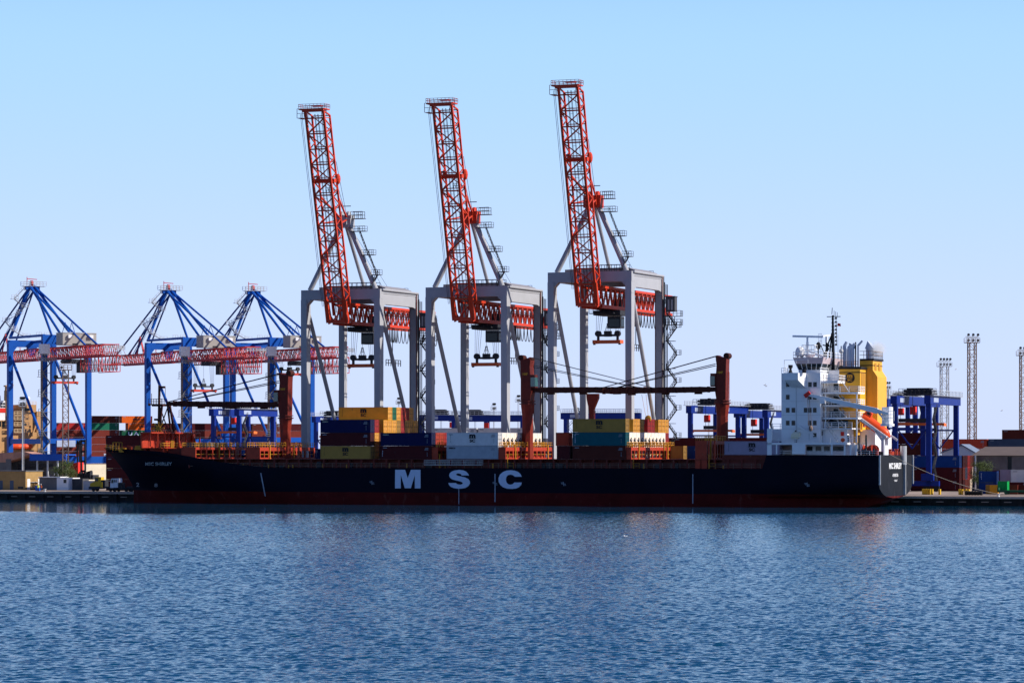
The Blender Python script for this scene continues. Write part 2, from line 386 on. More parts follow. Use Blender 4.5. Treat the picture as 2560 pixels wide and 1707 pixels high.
# ------------------------------------------------------------------ the ship
CW = 15.5   # centreline w
ship = thing('container_ship', 'long navy hulled container ship with white MSC letters moored along the quay', 'ship', (0, 0, 0), 0)
ship.location = F(0, 0, 0); ship.rotation_euler = (0, 0, -A1)
STEM = [(-6, -100), (0, -101), (3.1, -101), (4.5, -101.6), (6.4, -102.9), (8.2, -104.4), (10.8, -106.6), (12.7, -108.9), (14, -110.2)]
def interp(tab, x):
    if x <= tab[0][0]: return tab[0][1]
    for (a, b), (c, d) in zip(tab, tab[1:]):
        if x <= c: return b + (d - b) * (x - a) / (c - a)
    return tab[-1][1]
TA = T(1905, 0); TB = T(1916, 0)
TOP = [(-110, 12.7), (T(325, 3), 12.2), (T(394, 0), 11.75), (T(489, 0), 10.35), (T(563, 0), 9.2), (T(668, 0), 8.15), (TA, 8.15), (TB, 11.0), (90, 11.0)]
TSTERN = T(2194, 0)
def ztop(t): return interp(TOP, t)
def halfb(t, z):
    ts = interp(STEM, z); x = t - ts
    Lz = 30 + max(0, 9 - z) * 2.6; p = 2.0 if z > 8 else 1.45 + 0.55 * max(z, 0) / 8
    e = 1 - (1 - min(max(x / Lz, 0), 1)) ** p
    b = 15.5 * e
    if t > 45:
        s = (t - 45) / (TSTERN - 45)
        if z >= 5.2: bt = 0.94
        elif z >= 1.9: bt = 0.16 + 0.78 * sqrt(max(0, 1 - ((5.2 - z) / 3.3) ** 2))
        else: bt = max(0.0, 0.16 - (1.9 - z) * 0.05)
        b = min(b, 15.5 * (1 - (1 - bt) * s ** 2.2))
    return b
def hull():
    zs0 = [-4, -1, 0, 1, 1.9, 2.3, 2.75, 3.2, 4, 5.2, 6.5, 7.6, 8.1]
    ups = [0.0, 0.35, 0.7, 1.0]
    ts = [i / 40 for i in range(41)]
    us = [1 - (1 - x) ** 1.0 for x in ts]
    tt = [-1 + 0 for _ in ()]
    base = [-109 + x for x in (0, .8, 1.8, 3, 4.5, 6, 8, 10, 12, 15, 18, 21, 25, 29, 33, 38, 44, 50, 58, 66, 76, 90, 105, 120, 135, 150)]
    base += [45, 48, 51, 54, 57, 60, TA, TB, 66, 69, 72, 75, 77, 79, 80.5, TSTERN]
    base = sorted(set(base)); n = len(base)
    mb = MB(); V = []
    for i, t0 in enumerate(base):
        rows = []
        for z in zs0: rows.append(z)
        zt = max(ztop(t0), 8.15)
        for u in ups[1:]: rows.append(8.1 + (zt - 8.1) * u)
        ring = []
        for z in rows:
            ts_ = interp(STEM, z); u = (t0 - base[0]) / (base[-1] - base[0])
            # shift front stations to the stem
            f = max(0.0, 1 - (t0 + 109) / 40.0); t = t0 + (ts_ + 109) * f - max(0.0, 1.9 - z) * 2.6 * max(0.0, (t0 - 55) / (TSTERN - 55))
            b = max(halfb(t, z), 0.0 if i == 0 else 0.02)
            if i == 0: b = 0.03
            ring.append((t, b, z))
        V.append(ring)
    m = len(V[0])
    for side in (-1, 1):
        vs = [(t, CW + side * b, z) for ring in V for (t, b, z) in ring]
        fs0 = []; fs1 = []
        for i in range(n - 1):
            for j in range(m - 1):
                q = (i * m + j, (i + 1) * m + j, (i + 1) * m + j + 1, i * m + j + 1)
                if side > 0: q = q[::-1]
                (fs1 if j < 6 else fs0).append(q)
        b0 = len(mb.v); mb.v += vs
        for q in fs0: mb.f.append([b0 + k for k in q]); mb.mi.append(0)
        for q in fs1: mb.f.append([b0 + k for k in q]); mb.mi.append(1)
    # transom and bow cap
    for ring, rev in ((V[-1], False), (V[0], True)):
        for j in range(m - 1):
            t, b, z = ring[j]; t2, b2, z2 = ring[j + 1]
            q = [(t, CW - b, z), (t, CW + b, z), (t2, CW + b2, z2), (t2, CW - b2, z2)]
            mb.cur = 1 if j < 4 or (not rev and j < 4) else (2 if not rev else 0)
            if not rev and j < 5: mb.cur = 1
            mb.add(q, [(0, 1, 2, 3) if not rev else (3, 2, 1, 0)])
    mb.cur = 0
    # deck lid
    for i in range(n - 1):
        a = V[i][-1]; c = V[i + 1][-1]
        dz = 0.9 if (base[i] < T(600, 0)) else (0.05 if base[i] < TA else 0.05)
        mb.cur = 3
        mb.add([(a[0], CW - a[1] + .02, a[2] - dz), (c[0], CW - c[1] + .02, c[2] - dz), (c[0], CW + c[1] - .02, c[2] - dz), (a[0], CW + a[1] - .02, a[2] - dz)], [(0, 1, 2, 3)])
    M_transom = mat('transom sunlit navy', (0.006, 0.007, 0.011), 0.6, var=0.35, scale=0.25, rust=0.25, rustcol=(0.03, 0.03, 0.04), streak=1)  # navy of the hull, greyed so the colour itself carries sunlight
    h = mb.build('hull', [M_navy, M_red, M_transom, M_deck], ship)
    h.data.polygons.foreach_set('use_smooth', [abs(p.normal.y) > .2 and abs(p.normal.z) < .8 for p in h.data.polygons])
    return h
hull_o = hull()
def dec(name, mb, m=M_letter, label=None): return mb.build(name, m, hull_o, label)
def trace(pts, sc, ox, oy, w=-0.03):
    out = []
    for x, y in pts:
        p = ox + x / sc; q = oy + y / sc; t = T(p, w); out.append((t, Z(q, t, w)))
    return out
def flat(mb, pts, w=-0.03, th=0.02):
    from mathutils.geometry import tessellate_polygon
    vs = [Vector((a, w, b)) for a, b in pts]; tr = tessellate_polygon([vs])
    mb.add(vs, [tuple(x) for x in tr])
M_ = [(268, 133), (408, 133), (444, 250), (488, 133), (623, 133), (623, 393), (543, 393), (543, 208), (488, 391), (403, 391), (347, 205), (347, 393), (266, 393)]
S_ = [(1302, 213), (1288, 185), (1262, 158), (1225, 142), (1165, 134), (1105, 141), (1060, 157), (1033, 180), (1023, 212), (1035, 243), (1065, 266), (1110, 280), (1165, 292), (1198, 303), (1216, 318), (1208, 333), (1180, 341), (1150, 337), (1128, 328), (1117, 318), (1012, 318), (1022, 345), (1045, 370), (1085, 388), (1140, 397), (1200, 397), (1255, 385), (1295, 360), (1315, 325), (1313, 290), (1290, 260), (1250, 240), (1190, 226), (1140, 214), (1120, 202), (1128, 189), (1150, 184), (1178, 188), (1194, 200), (1200, 213)]
C_ = [(2040, 230), (2025, 195), (1990, 163), (1945, 145), (1890, 139), (1830, 143), (1775, 165), (1735, 200), (1714, 250), (1716, 300), (1740, 345), (1780, 378), (1835, 396), (1905, 401), (1960, 395), (2005, 375), (2030, 345), (2042, 310), (1935, 310), (1915, 333), (1880, 341), (1850, 333), (1828, 310), (1818, 272), (1825, 235), (1845, 210), (1880, 199), (1915, 207), (1935, 222), (1942, 230)]
for L in (M_, S_, C_):
    mb = MB(); flat(mb, trace(L, 5.6, 940, 1150)); dec('lettering', mb)
def stripe(p0, y0, p1, y1, wd=2.6):
    n = 5; mb = MB()
    def w_(t, z): return CW - halfb(t, z) - 0.05
    for k in range(n):
        a = k / n; b = (k + 1) / n
        if 0.42 < (a + b) / 2 < 0.5: continue
        vs = []
        for u, side in ((a, -1), (a, 1), (b, 1), (b, -1)):
            x = p0 + (p1 - p0) * u + side * wd / 2; y = y0 + (y1 - y0) * u
            w = 0
            for _ in range(4): t = T(x, w); z = Z(y, t, w); w = w_(t, z)
            vs.append((t, w, z))
        mb.add(vs, [(0, 1, 2, 3)])
    dec('tug_mark', mb, mat('tug mark white', (.28, .32, .4), .7))
stripe(1237.5, 1184, 1237.5, 1254); stripe(1732, 1185, 1732, 1258, 2.4); stripe(652, 1182, 663, 1240, 3)
def starmark(p, y):
    mb = MB(); t = T(p, 0); z = Z(y, t, 0)
    mb.box(t - .5, t + .5, -.06, -.02, z - .06, z + .06); mb.box(t - .06, t + .06, -.06, -.02, z - .45, z + .45)
    put_text(mb, 'SAFE', (t - .6, -.05, z + .12), XD, UD, .5, .25); put_text(mb, 'PUSH', (t + .08, -.05, z - .4), XD, UD, .5, .25)
    dec('push_mark', mb, mat('faded mark', (.22, .25, .3), .7))
for p, y in ((930, 1206), (1237.5, 1208), (1409, 1209), (2018, 1211)): starmark(p, y)
mb = MB(); t = T(1147, 0)
for i in range(16): mb.box(t - .08, t + .12, -.06, -.02, 0.3 + i * .25, 0.42 + i * .25)
dec('draught_mark', mb)
def surf_text(txt, p0, p1, y0, y1, bold, m):
    v, f, asp = text_geo(txt, bold); vs = []
    for x, y in v:
        px_ = p0 + (p1 - p0) * x; py = y1 + (y0 - y1) * y; w = 3
        for _ in range(6): t = T(px_, w); z = Z(py, t, w); w = CW - halfb(t, z) - 0.06
        vs.append((t, w, z))
    mb = MB(); mb.add(vs, f); dec('lettering', mb, m)
surf_text('MSC SHIRLEY', 363, 430, 1155, 1163.5, 0.03, M_steel)
surf_text('8', 386, 394, 1208, 1217, 0.02, M_steel); surf_text('2', 340, 348, 1206, 1216, 0.02, M_steel)
xs = TSTERN + 0.1
for txt, y0, y1, z0, z1, bd in (('MSC SHIRLEY', 9.4, 20.2, 8.1, 9.4, .035), ('MONROVIA', 12.4, 17.2, 6.4, 7.1, .02), ('9168207', 13.6, 16.4, 5.4, 5.8, .01)):
    mb = MB(); put_text(mb, txt, (xs, y0, z0), YD, UD, y1 - y0, z1 - z0, bd); dec('lettering', mb, M_white)
mb = MB()
mb.box(TSTERN, TSTERN + .35, CW - 14.5, CW - 14.2, 4.8, 11.05); mb.box(TSTERN, TSTERN + .35, CW + 14.2, CW + 14.5, 4.8, 11.05)
mb.box(TSTERN, TSTERN + .5, CW + 6.6, CW + 7.0, 2.5, 11.05)
mb.tube((TSTERN + .3, CW + 5.5, 9), (TSTERN + .3, CW + 5.5, 13.0), .7, 10); build_each(mb, 'stern_fender', M_steel, hull_o)
# cargo deck below the containers
def cargo():
    mb = MB(); t0 = T(489, 0) - 2; t1 = TA - 0.5
    mb.box(t0, t1, 2.6, 28.4, 8.15, 10.0)
    mb.build('hatch_coaming', M_deck, ship)
    mb = MB(); mb.box(t0, t1, .35, 30.65, 10.0, 10.12)
    x = t0
    while x < t1:
        mb.box(x, x + .35, .4, .7, 8.1, 10.0); mb.bar((x + .17, .55, 8.3), (x + .17, 2.6, 9.9), .2); x += 3.05
    mb.build('lashing_walkway', M_deck, ship)
    mb = MB(); mb.rail([(t0, .45, 8.15), (t1, .45, 8.15)], 1.05, .03, 2.0, 3)
    mb.build('railing', M_rust, ship)
    mb = MB()
    for i in range(26):
        x = t0 + 3 + random.random() * (t1 - t0 - 6); mb.box(x, x + .3 + random.random(), .75, 1.3, 8.15, 8.6 + random.random())
    build_each(mb, 'deck_fitting', M_dark, ship)
    mb = MB()
    for i in range(14):
        x = t0 + 3 + random.random() * (t1 - t0 - 6); mb.box(x, x + .25, .72, 1.0, 8.15, 8.7 + random.random() * .6)
    build_each(mb, 'valve_box', M_ycrail, ship)
    mb = MB(); ta, tb = T(1062, .2), T(1206, .2)   # stowed gangway
    mb.bar((ta, .15, 8.85), (tb, .15, 8.85), .7, .12)
    mb.rail([(ta, -.15, 8.9), (tb, -.15, 8.9)], 1.0, .03, .55, 2); mb.rail([(ta, .5, 8.9), (tb, .5, 8.9)], 1.0, .03, .55, 2)
    mb.build('gangway', M_steel, ship)
cargo()
def lash(px, z1=12.75, n=11, th=2.4, w0=.6, w1=30.4, z0=10.12, rails=True, yellow=(), z_open=.45, plate=True):
    """transverse lashing bridge whose aft face is at pixel px on the near side"""
    t1 = T(px, w0); t0 = t1 - th
    mb = MB(); pitch = (w1 - w0) / n
    mb.box(t0, t1, w0, w0 + .35, z0, z1)                       # solid near end plate
    mb.box(t0, t1 - .02, w0 + .35, w1, z1 - .35, z1 - .02)                # top deck
    if plate: mb.box(t0, t0 + .1, w0 + .35, w1, z0, z1 - .35)             # forward plate
    mb.box(t1 - .25, t1 - .01, w0 + .35, w1, z1 - z_open - .35, z1 - .35)
    for i in range(1, n + 1):
        y = w0 + pitch * i; wd = .30 if i % 2 else .55
        mb.box(t1 - .3, t1 + .01, y - wd, y, z0, z1 - z_open)
    mb.box(t1 - .2, t1 - .02, w0 + .35, w1, z0, z0 + .3)
    if px > 700:
        for y in (.5, 1.5, 2.5): mb.box(t1 - .1, t1 + .1, y, y + .3, 8.15, z0 - .01)
        mb.bar((t1, .6, 8.2), (t1, 2.6, 9.9), .18)
    o = mb.build('lashing_bridge', M_lash, ship)
    mb = MB(); x = t1 + .6
    for y in (.1, .5): mb.bar((x, y, 8.15), (x, y, 11.2), .07)
    for q in range(7): mb.bar((x, .1, 8.4 + q * .4), (x, .5, 8.4 + q * .4), .06)
    for y in (.1, .1): mb.bar((x + .2, y, 8.15), (x + .2, y, 9.3), .08); mb.bar((x + 1.4, y, 8.15), (x + 1.4, y, 9.3), .08); mb.bar((x + .2, y, 9.3), (x + 1.4, y, 9.3), .08); mb.bar((x + .2, y, 8.7), (x + 1.4, y, 8.7), .08)
    if px > 700: mb.build('deck_ladder', M_ycrail, o)
    mb = MB()
    for i in range(n):
        y = w0 + pitch * i; mb.box(t1 - .12, t1 - .06, y, y + pitch - .4, z0 + 1.0, z0 + 1.08)
    if rails:
        mb.rail([(t1 - .05, w0 + .2, z1), (t1 - .05, w1, z1)], 1.05, .04, 1.25, 2); mb.rail([(t0 + .1, w0 + .2, z1), (t0 + .1, w1, z1)], 1.05, .035, 1.25, 2)
        for i in range(int(n * 1.6)):
            y = w0 + .5 + i * pitch / 1.6; h = .5 + random.random() * .9; mb.box(t1 - .6, t1 - .45, y, y + .12, z1, z1 + h)
    for i in yellow:
        y = w0 + pitch * i; mb.tube((t1 + .12, y, z0), (t1 + .12, y, z1 + .6), .16, 8)
    mb.build('bridge_railing', M_ycrail, o)
    return t1
lash(489, n=10, th=3.6, yellow=(4,), z_open=.2)
lash(648 + 2, n=12, th=3.4, yellow=(2, 7.2), z_open=.5)
lash(1094, n=11, z_open=.5)
lash(1264, n=12, th=1.7, yellow=(2.3, 6.6, 10.6), z_open=.5)
lash(1578, n=12, th=1.1, plate=False, z_open=.4, yellow=(2, 9, 10, 11))
mb = MB(); _t = T(1767, .4); mb.box(_t - 2.6, _t, .4, 1.2, 8.15, 10.1); mb.box(_t + .3, _t + .55, .5, .8, 8.15, 14.1); mb.box(_t + 1.5, _t + 1.9, .5, .8, 8.15, 14.1); mb.build('access_tower', M_lash, ship)
lash(1767, z1=14.1, n=7, th=2.6, z_open=.4, w1=14.5, yellow=(1.2,))
# forecastle: breakwater, platform, windlass, foremast
def bow():
    tb = T(354, 2.0)
    mb = MB(); w0, w1 = 2.0, 27.5
    mb.box(tb - .3, tb, w0, w1, 12.6, 16.1)
    mb.box(tb - .4, tb + 2.3, w0, w1, 15.95, 16.25)
    for i in range(8):
        y = w0 + .1 + i * 3.6; mb.box(tb + 2.0, tb + 2.25, y, y + .2, 12.9, 15.95); mb.bar((tb + .1, y + .1, 14.2), (tb + 2.1, y + .1, 15.9), .12)
    for i in range(22):
        y = w0 + .5 + i * 1.15; mb.bar((tb + 2.3, y, 16.1), (tb + 2.0, y + .7, 16.5), .12)
    mb.prism([(tb - .3, 12.6), (tb + 1.6, 12.6), (tb + .2, 16.1), (tb - .3, 16.1)], 'y', w1, w1 + .25)
    b = mb.build('breakwater', M_lash, ship)
    mb = MB(); mb.box(tb, tb + 4.5, 3, 27.5, 12.5, 12.65); mb.box(tb + .2, tb + 4.2, 6.5, 24.5, 11.3, 12.5)
    for i in range(9): y = 4 + i * 2.8; mb.box(tb + 4.3, tb + 4.6, y, y + .4, 10.4, 12.5)
    mb.build('forward_platform', M_lash, ship)
    mb = MB(); mb.rail([(tb + 4.3, 3.2, 12.65), (tb + 4.3, 27.2, 12.65)], 1.1, .05, 1.6, 2)
    for y in (8, 8.6, 9.2): mb.tube((tb + 4.5, y, 12.6), (tb + 4.5, y, 14.3), .12)
    mb.build('platform_railing', M_ycrail, ship)
    mb = MB()
    for i in range(4): mb.box(tb + 5.4, tb + 9.6, 14 + i * 3.2, 17 + i * 3.2, 12.8, 13.9)
    build_each(mb, 'hatch_cover', mat('hatch grey', (0.11, 0.12, 0.14), .6), ship)
    # foredeck raised block between breakwater and first bridge
    mb = MB(); mb.box(tb + 4.8, T(489, 1) - 2.5, 6.0, 25, 9.5, 12.5); mb.build('fore_hatch', M_deck, ship)
    mb = MB(); t = T(300, 12)
    mb.rail([(t, 8.5, 12.0), (t + 2.4, 8.5, 12.0)], 1.9, .06, .8, 1); mb.box(t + 1.6, t + 2.8, 8.4, 10, 11.6, 12.6)
    mb.lathe([(.9, 0), (.9, .2), (.5, .25), (.5, 1.0), (.9, 1.05), (.9, 1.2)], (T(344, 8), 8, 12.3), 14, 'y')
    mb.rail([(T(270, 14), 13, 12.4), (T(325, 10), 4.5, 12.0)], 1.0, .03, 1.5, 2)
    mb.build('windlass', M_ycrail, ship)
    mb = MB(); t = T(285, 14)
    for k in range(6):
        x = t + k * 2.4; mb.box(x, x + 1.2, 13 - k * .8, 14.5, 11.6, 12.6 + .3 * (k % 3))
        mb.tube((x + 1.8, 12 - k, 11.5), (x + 1.8, 12 - k, 12.9), .3)
    build_each(mb, 'mooring_winch', M_lash, ship)
    mb = MB(); t = T(267, 15.5); mb.bar((t, 15.5, 12.5), (t - .3, 15.5, 15.2), .1); mb.box(t - .2, t + .2, 15.3, 15.7, 12.4, 13.3)
    mb.build('jackstaff', M_mastred, ship)
    # foremast
    tm = T(398, CW); mb = MB()
    zt = Z(963, tm, CW); zp = Z(1013, tm, CW)
    mb.bar((tm, CW, 12), (tm, CW, zt), .7, .7, w2=.35, h2=.35)
    ts = T(415, CW)
    mb.bar((ts, CW - 2, zp), (ts - .6, CW - 3.2, 12), .4); mb.bar((ts, CW + 2, zp), (ts + .8, CW + 4, 12), .4); mb.bar((tm + 2.2, CW, zp), (tm + 3.6, CW, 12), .35)
    mb.bar((tm - 1.8, CW, zp), (ts + .8, CW, zp), .5); mb.bar((ts, CW - 2.2, zp), (ts, CW + 2.2, zp), .5)
    for a, b in ((12, 16.5), (16.5, 12), (16.5, zp), (zp, 16.5)): mb.bar((tm, CW, a), (tm + 2.4, CW, b), .2)
    mb.bar((tm - 1.6, CW, 19.3 - 1), (tm + 1.5, CW, 19.3 - 1), .2)
    mb.rail([(tm - 2.2, CW - 1.2, zp + .3), (tm + 1.4, CW - 1.2, zp + .3)], 1.2, .04, .8, 2)
    mb.rail([(tm - 2.2, CW + 1.2, zp + .3), (tm + 1.4, CW + 1.2, zp + .3)], 1.2, .04, .8, 2)
    mb.bar((tm - 2.2, CW, zp + .2), (tm + 1.6, CW, zp + .2), .3, .25); mb.ball((tm - 2.6, CW, zp + .2), .35)
    mb.bar((tm - 2.0, CW, zp), (tm - 2.0, CW, zp + 2.8), .1)
    mb.rail([(tm + .3, CW, zt - 2.6), (tm + 1.6, CW, zt - 2.6)], 2.2, .04, 1.3, 1)
    mb.box(tm + .2, tm + 1.5, CW - .3, CW + .3, zt - .7, zt - .2); mb.box(tm - 1.0, tm - .2, CW - .3, CW + .3, 17.2, 17.7); mb.box(tm - 1.2, tm - .2, CW - .3, CW + .3, 19, 19.5)
    for a in range(10):
        th = a * pi / 5; mb.bar((ts - .3, CW - 2.6, 17.2), (ts - .3 + 2.1 * cos(th), CW - 2.6, 17.2 + 2.1 * sin(th)), .09)
    fm = mb.build('foremast', M_mastred, ship)
    mb = MB()
    for a in range(8):
        th = a * pi / 4; mb.bar((ts - .2, CW - 3.4, 17.2), (ts - .2 + 1.5 * cos(th), CW - 3.4, 17.2 + 1.5 * sin(th)), .28)
    mb.lathe([(.5, 0), (.5, .4)], (ts - .2, CW - 3.5, 17.2), 10, 'y'); mb.build('hook_block', M_ycrail, fm)
bow()
def deck_crane(pxc, pytop, pxtip, pyboom0, pyboom1, direc, label, wb=0.0):
    """direc=-1 jib towards the bow, +1 towards the stern"""
    w = CW; t = T(pxc, w); zt = Z(pytop, t, w); zr = zt - 10.9
    mb = MB()
    mb.lathe([(1.35, 8.2 - zr), (1.3, -4.5), (1.3, -2.6), (1.6, -.3), (1.6, 0)], (t, w, zr), 8)
    root = mb.build('deck_crane', mat('crane red paint', (0.20, 0.022, 0.012), .55, var=.2, scale=.5, rust=.3), ship, label)
    mb = MB(); mb.lathe([(1.85, 0), (1.85, .25), (1.5, .25), (1.5, .6), (1.8, .6), (1.8, .8)], (t, w, zr), 16); mb.build('slewing_ring', M_deck, root)
    mb = MB(); s = direc
    prof = [(t + 1.0 * s, zr + .8), (t - 1.1 * s, zr + .8), (t - 1.2 * s, zt - 2.5), (t - 1.3 * s, zt - .9), (t - .4 * s, zt - .9), (t + .9 * s, zt - .4), (t + 1.15 * s, zt - 1.2), (t + .95 * s, zt - 2.5), (t + 1.35 * s, zt - 8.0)]
    mb.prism(prof, 'y', w - 1.25, w + 1.25)
    bd = mb.build('crane_house', mat('crane house red', (0.13, 0.016, 0.010), .55, var=.2, scale=.5, rust=.2), root)
    mb = MB(); mb.tube((t - 1.2 * s, w - 1.1, zt - .5), (t - 1.2 * s, w + 1.1, zt - .5), .65, 12); mb.tube((t + .9 * s, w - 1, zt - .75), (t + .9 * s, w + 1, zt - .75), .4, 12)
    mb.bar((t - .6 * s, w, zt - 1), (t - 1.2 * s, w, zt - .2), .3); mb.build('sheave', M_mastred, root)
    mb = MB(); put_text(mb, 'NMF', (t - .7, w - 1.28, zt - 4.4), XD, UD, 1.2, .55, .04); mb.build('lettering', M_ycrail, root)
    mb = MB(); mb.box(min(t + 1.1 * s, t + 2.3 * s), max(t + 1.1 * s, t + 2.3 * s), w - 1.5, w + .3, zt - 7.2, zt - 4.3)
    c = mb.build('operator_cab', M_deck, root)
    mb = MB(); mb.box(min(t + 1.3 * s, t + 2.34 * s), max(t + 1.3 * s, t + 2.34 * s), w - 1.56, w + .2, zt - 6.9, zt - 4.9); mb.build('cab_window', M_cabgl, c)
    # jib
    tt = T(pxtip, w + wb); z0 = Z(pyboom0, t, w); z1 = Z(pyboom1, tt, w + wb)
    mb = MB(); a = Vector((t + 1.1 * s, w + wb * .5, z0)); b = Vector((tt, w + wb, z1)); c1 = a.lerp(b, .12); c2 = a.lerp(b, .88)
    mb.bar(a, c1, 1.8, .9, h2=1.25); mb.bar(c1, c2, 1.8, 1.25, w2=1.4); mb.bar(c2, b, 1.4, 1.25, w2=.9, h2=.7)
    for k in (.15, .42, .7): 
        p = a.lerp(b, k); mb.box(p.x - .8, p.x + .8, p.y - .4, p.y + .4, p.z - 1.0, p.z - .5)
    for k in range(1, 15):
        p = a.lerp(b, k / 15); mb.box(p.x - .07, p.x + .07, p.y - .93, p.y + .93, p.z - .66, p.z + .66)
    mb.build('jib', M_mastred, root)
    mb = MB()
    for y in (-.7, -.25, .25, .7):
        mb.tube((t + 1.3 * s, w + y, zt - .5), b + Vector((0, y * .5, .4)), .06, 5)
    for y in (-.5, .5):
        mb.tube((t + 1.5 * s, w + y, zt - 2.2), b + Vector((-3.2 * s, y * .5, .5)), .055, 5); mb.tube((t + 1.5 * s, w + y, zt - 2.6), b + Vector((-3.6 * s, y * .5, .5)), .055, 5)
    mb.build('luffing_cable', M_cable, root)
    mb = MB(); x = t - 1.5 * s
    mb.bar((x, w - .3, zr + 1), (x, w - .3, zt - 4), .07); mb.bar((x, w + .3, zr + 1), (x, w + .3, zt - 4), .07)
    for k in range(14): mb.bar((x, w - .3, zr + 1 + k * .45), (x, w + .3, zr + 1 + k * .45), .05)
    mb.build('ladder', M_lash, root)
    return root
deck_crane(714, 928, 419, 1012, 1009, -1, 'red deck crane nearest the bow, its jib laid on the foremast')
deck_crane(1319, 889, 1633, 975, 974, 1, 'red deck crane amidships, its jib pointing aft', 1.3)
deck_crane(1806, 884, 1490, 973, 978, -1, 'red deck crane ahead of the white superstructure, its jib pointing forward', -1.3)
# jib rest
mb = MB(); t = T(1480, CW)
mb.prism([(t - 1.2, 24.6), (t + 1.6, 24.6), (t + 1.6, 23.6), (t + .55, 21.2), (t + .45, 10), (t - .5, 10), (t - .5, 20.8), (t - 1.1, 23.4)], 'y', CW - .5, CW + .5)
mb.build('jib_rest', mat('crane red paint', (0.2, 0.022, 0.012), .55), ship)
for p in (1600, 1615):
    mb = MB(); tt = T(1628, CW + 1.3)
mb = MB(); tt = T(1629, CW + 1.3)
for d in (-.2, -1.3, -2.3): mb.tube((tt + d, CW + 1.3, 24.4), (tt + d * .6, CW + 1.3, 19.6), .04, 5)
mb.ball((tt - .8, CW + 1.3, 19.0), .8, (1, .5, 1)); mb.build('cargo_hook', M_ycrail, ship)
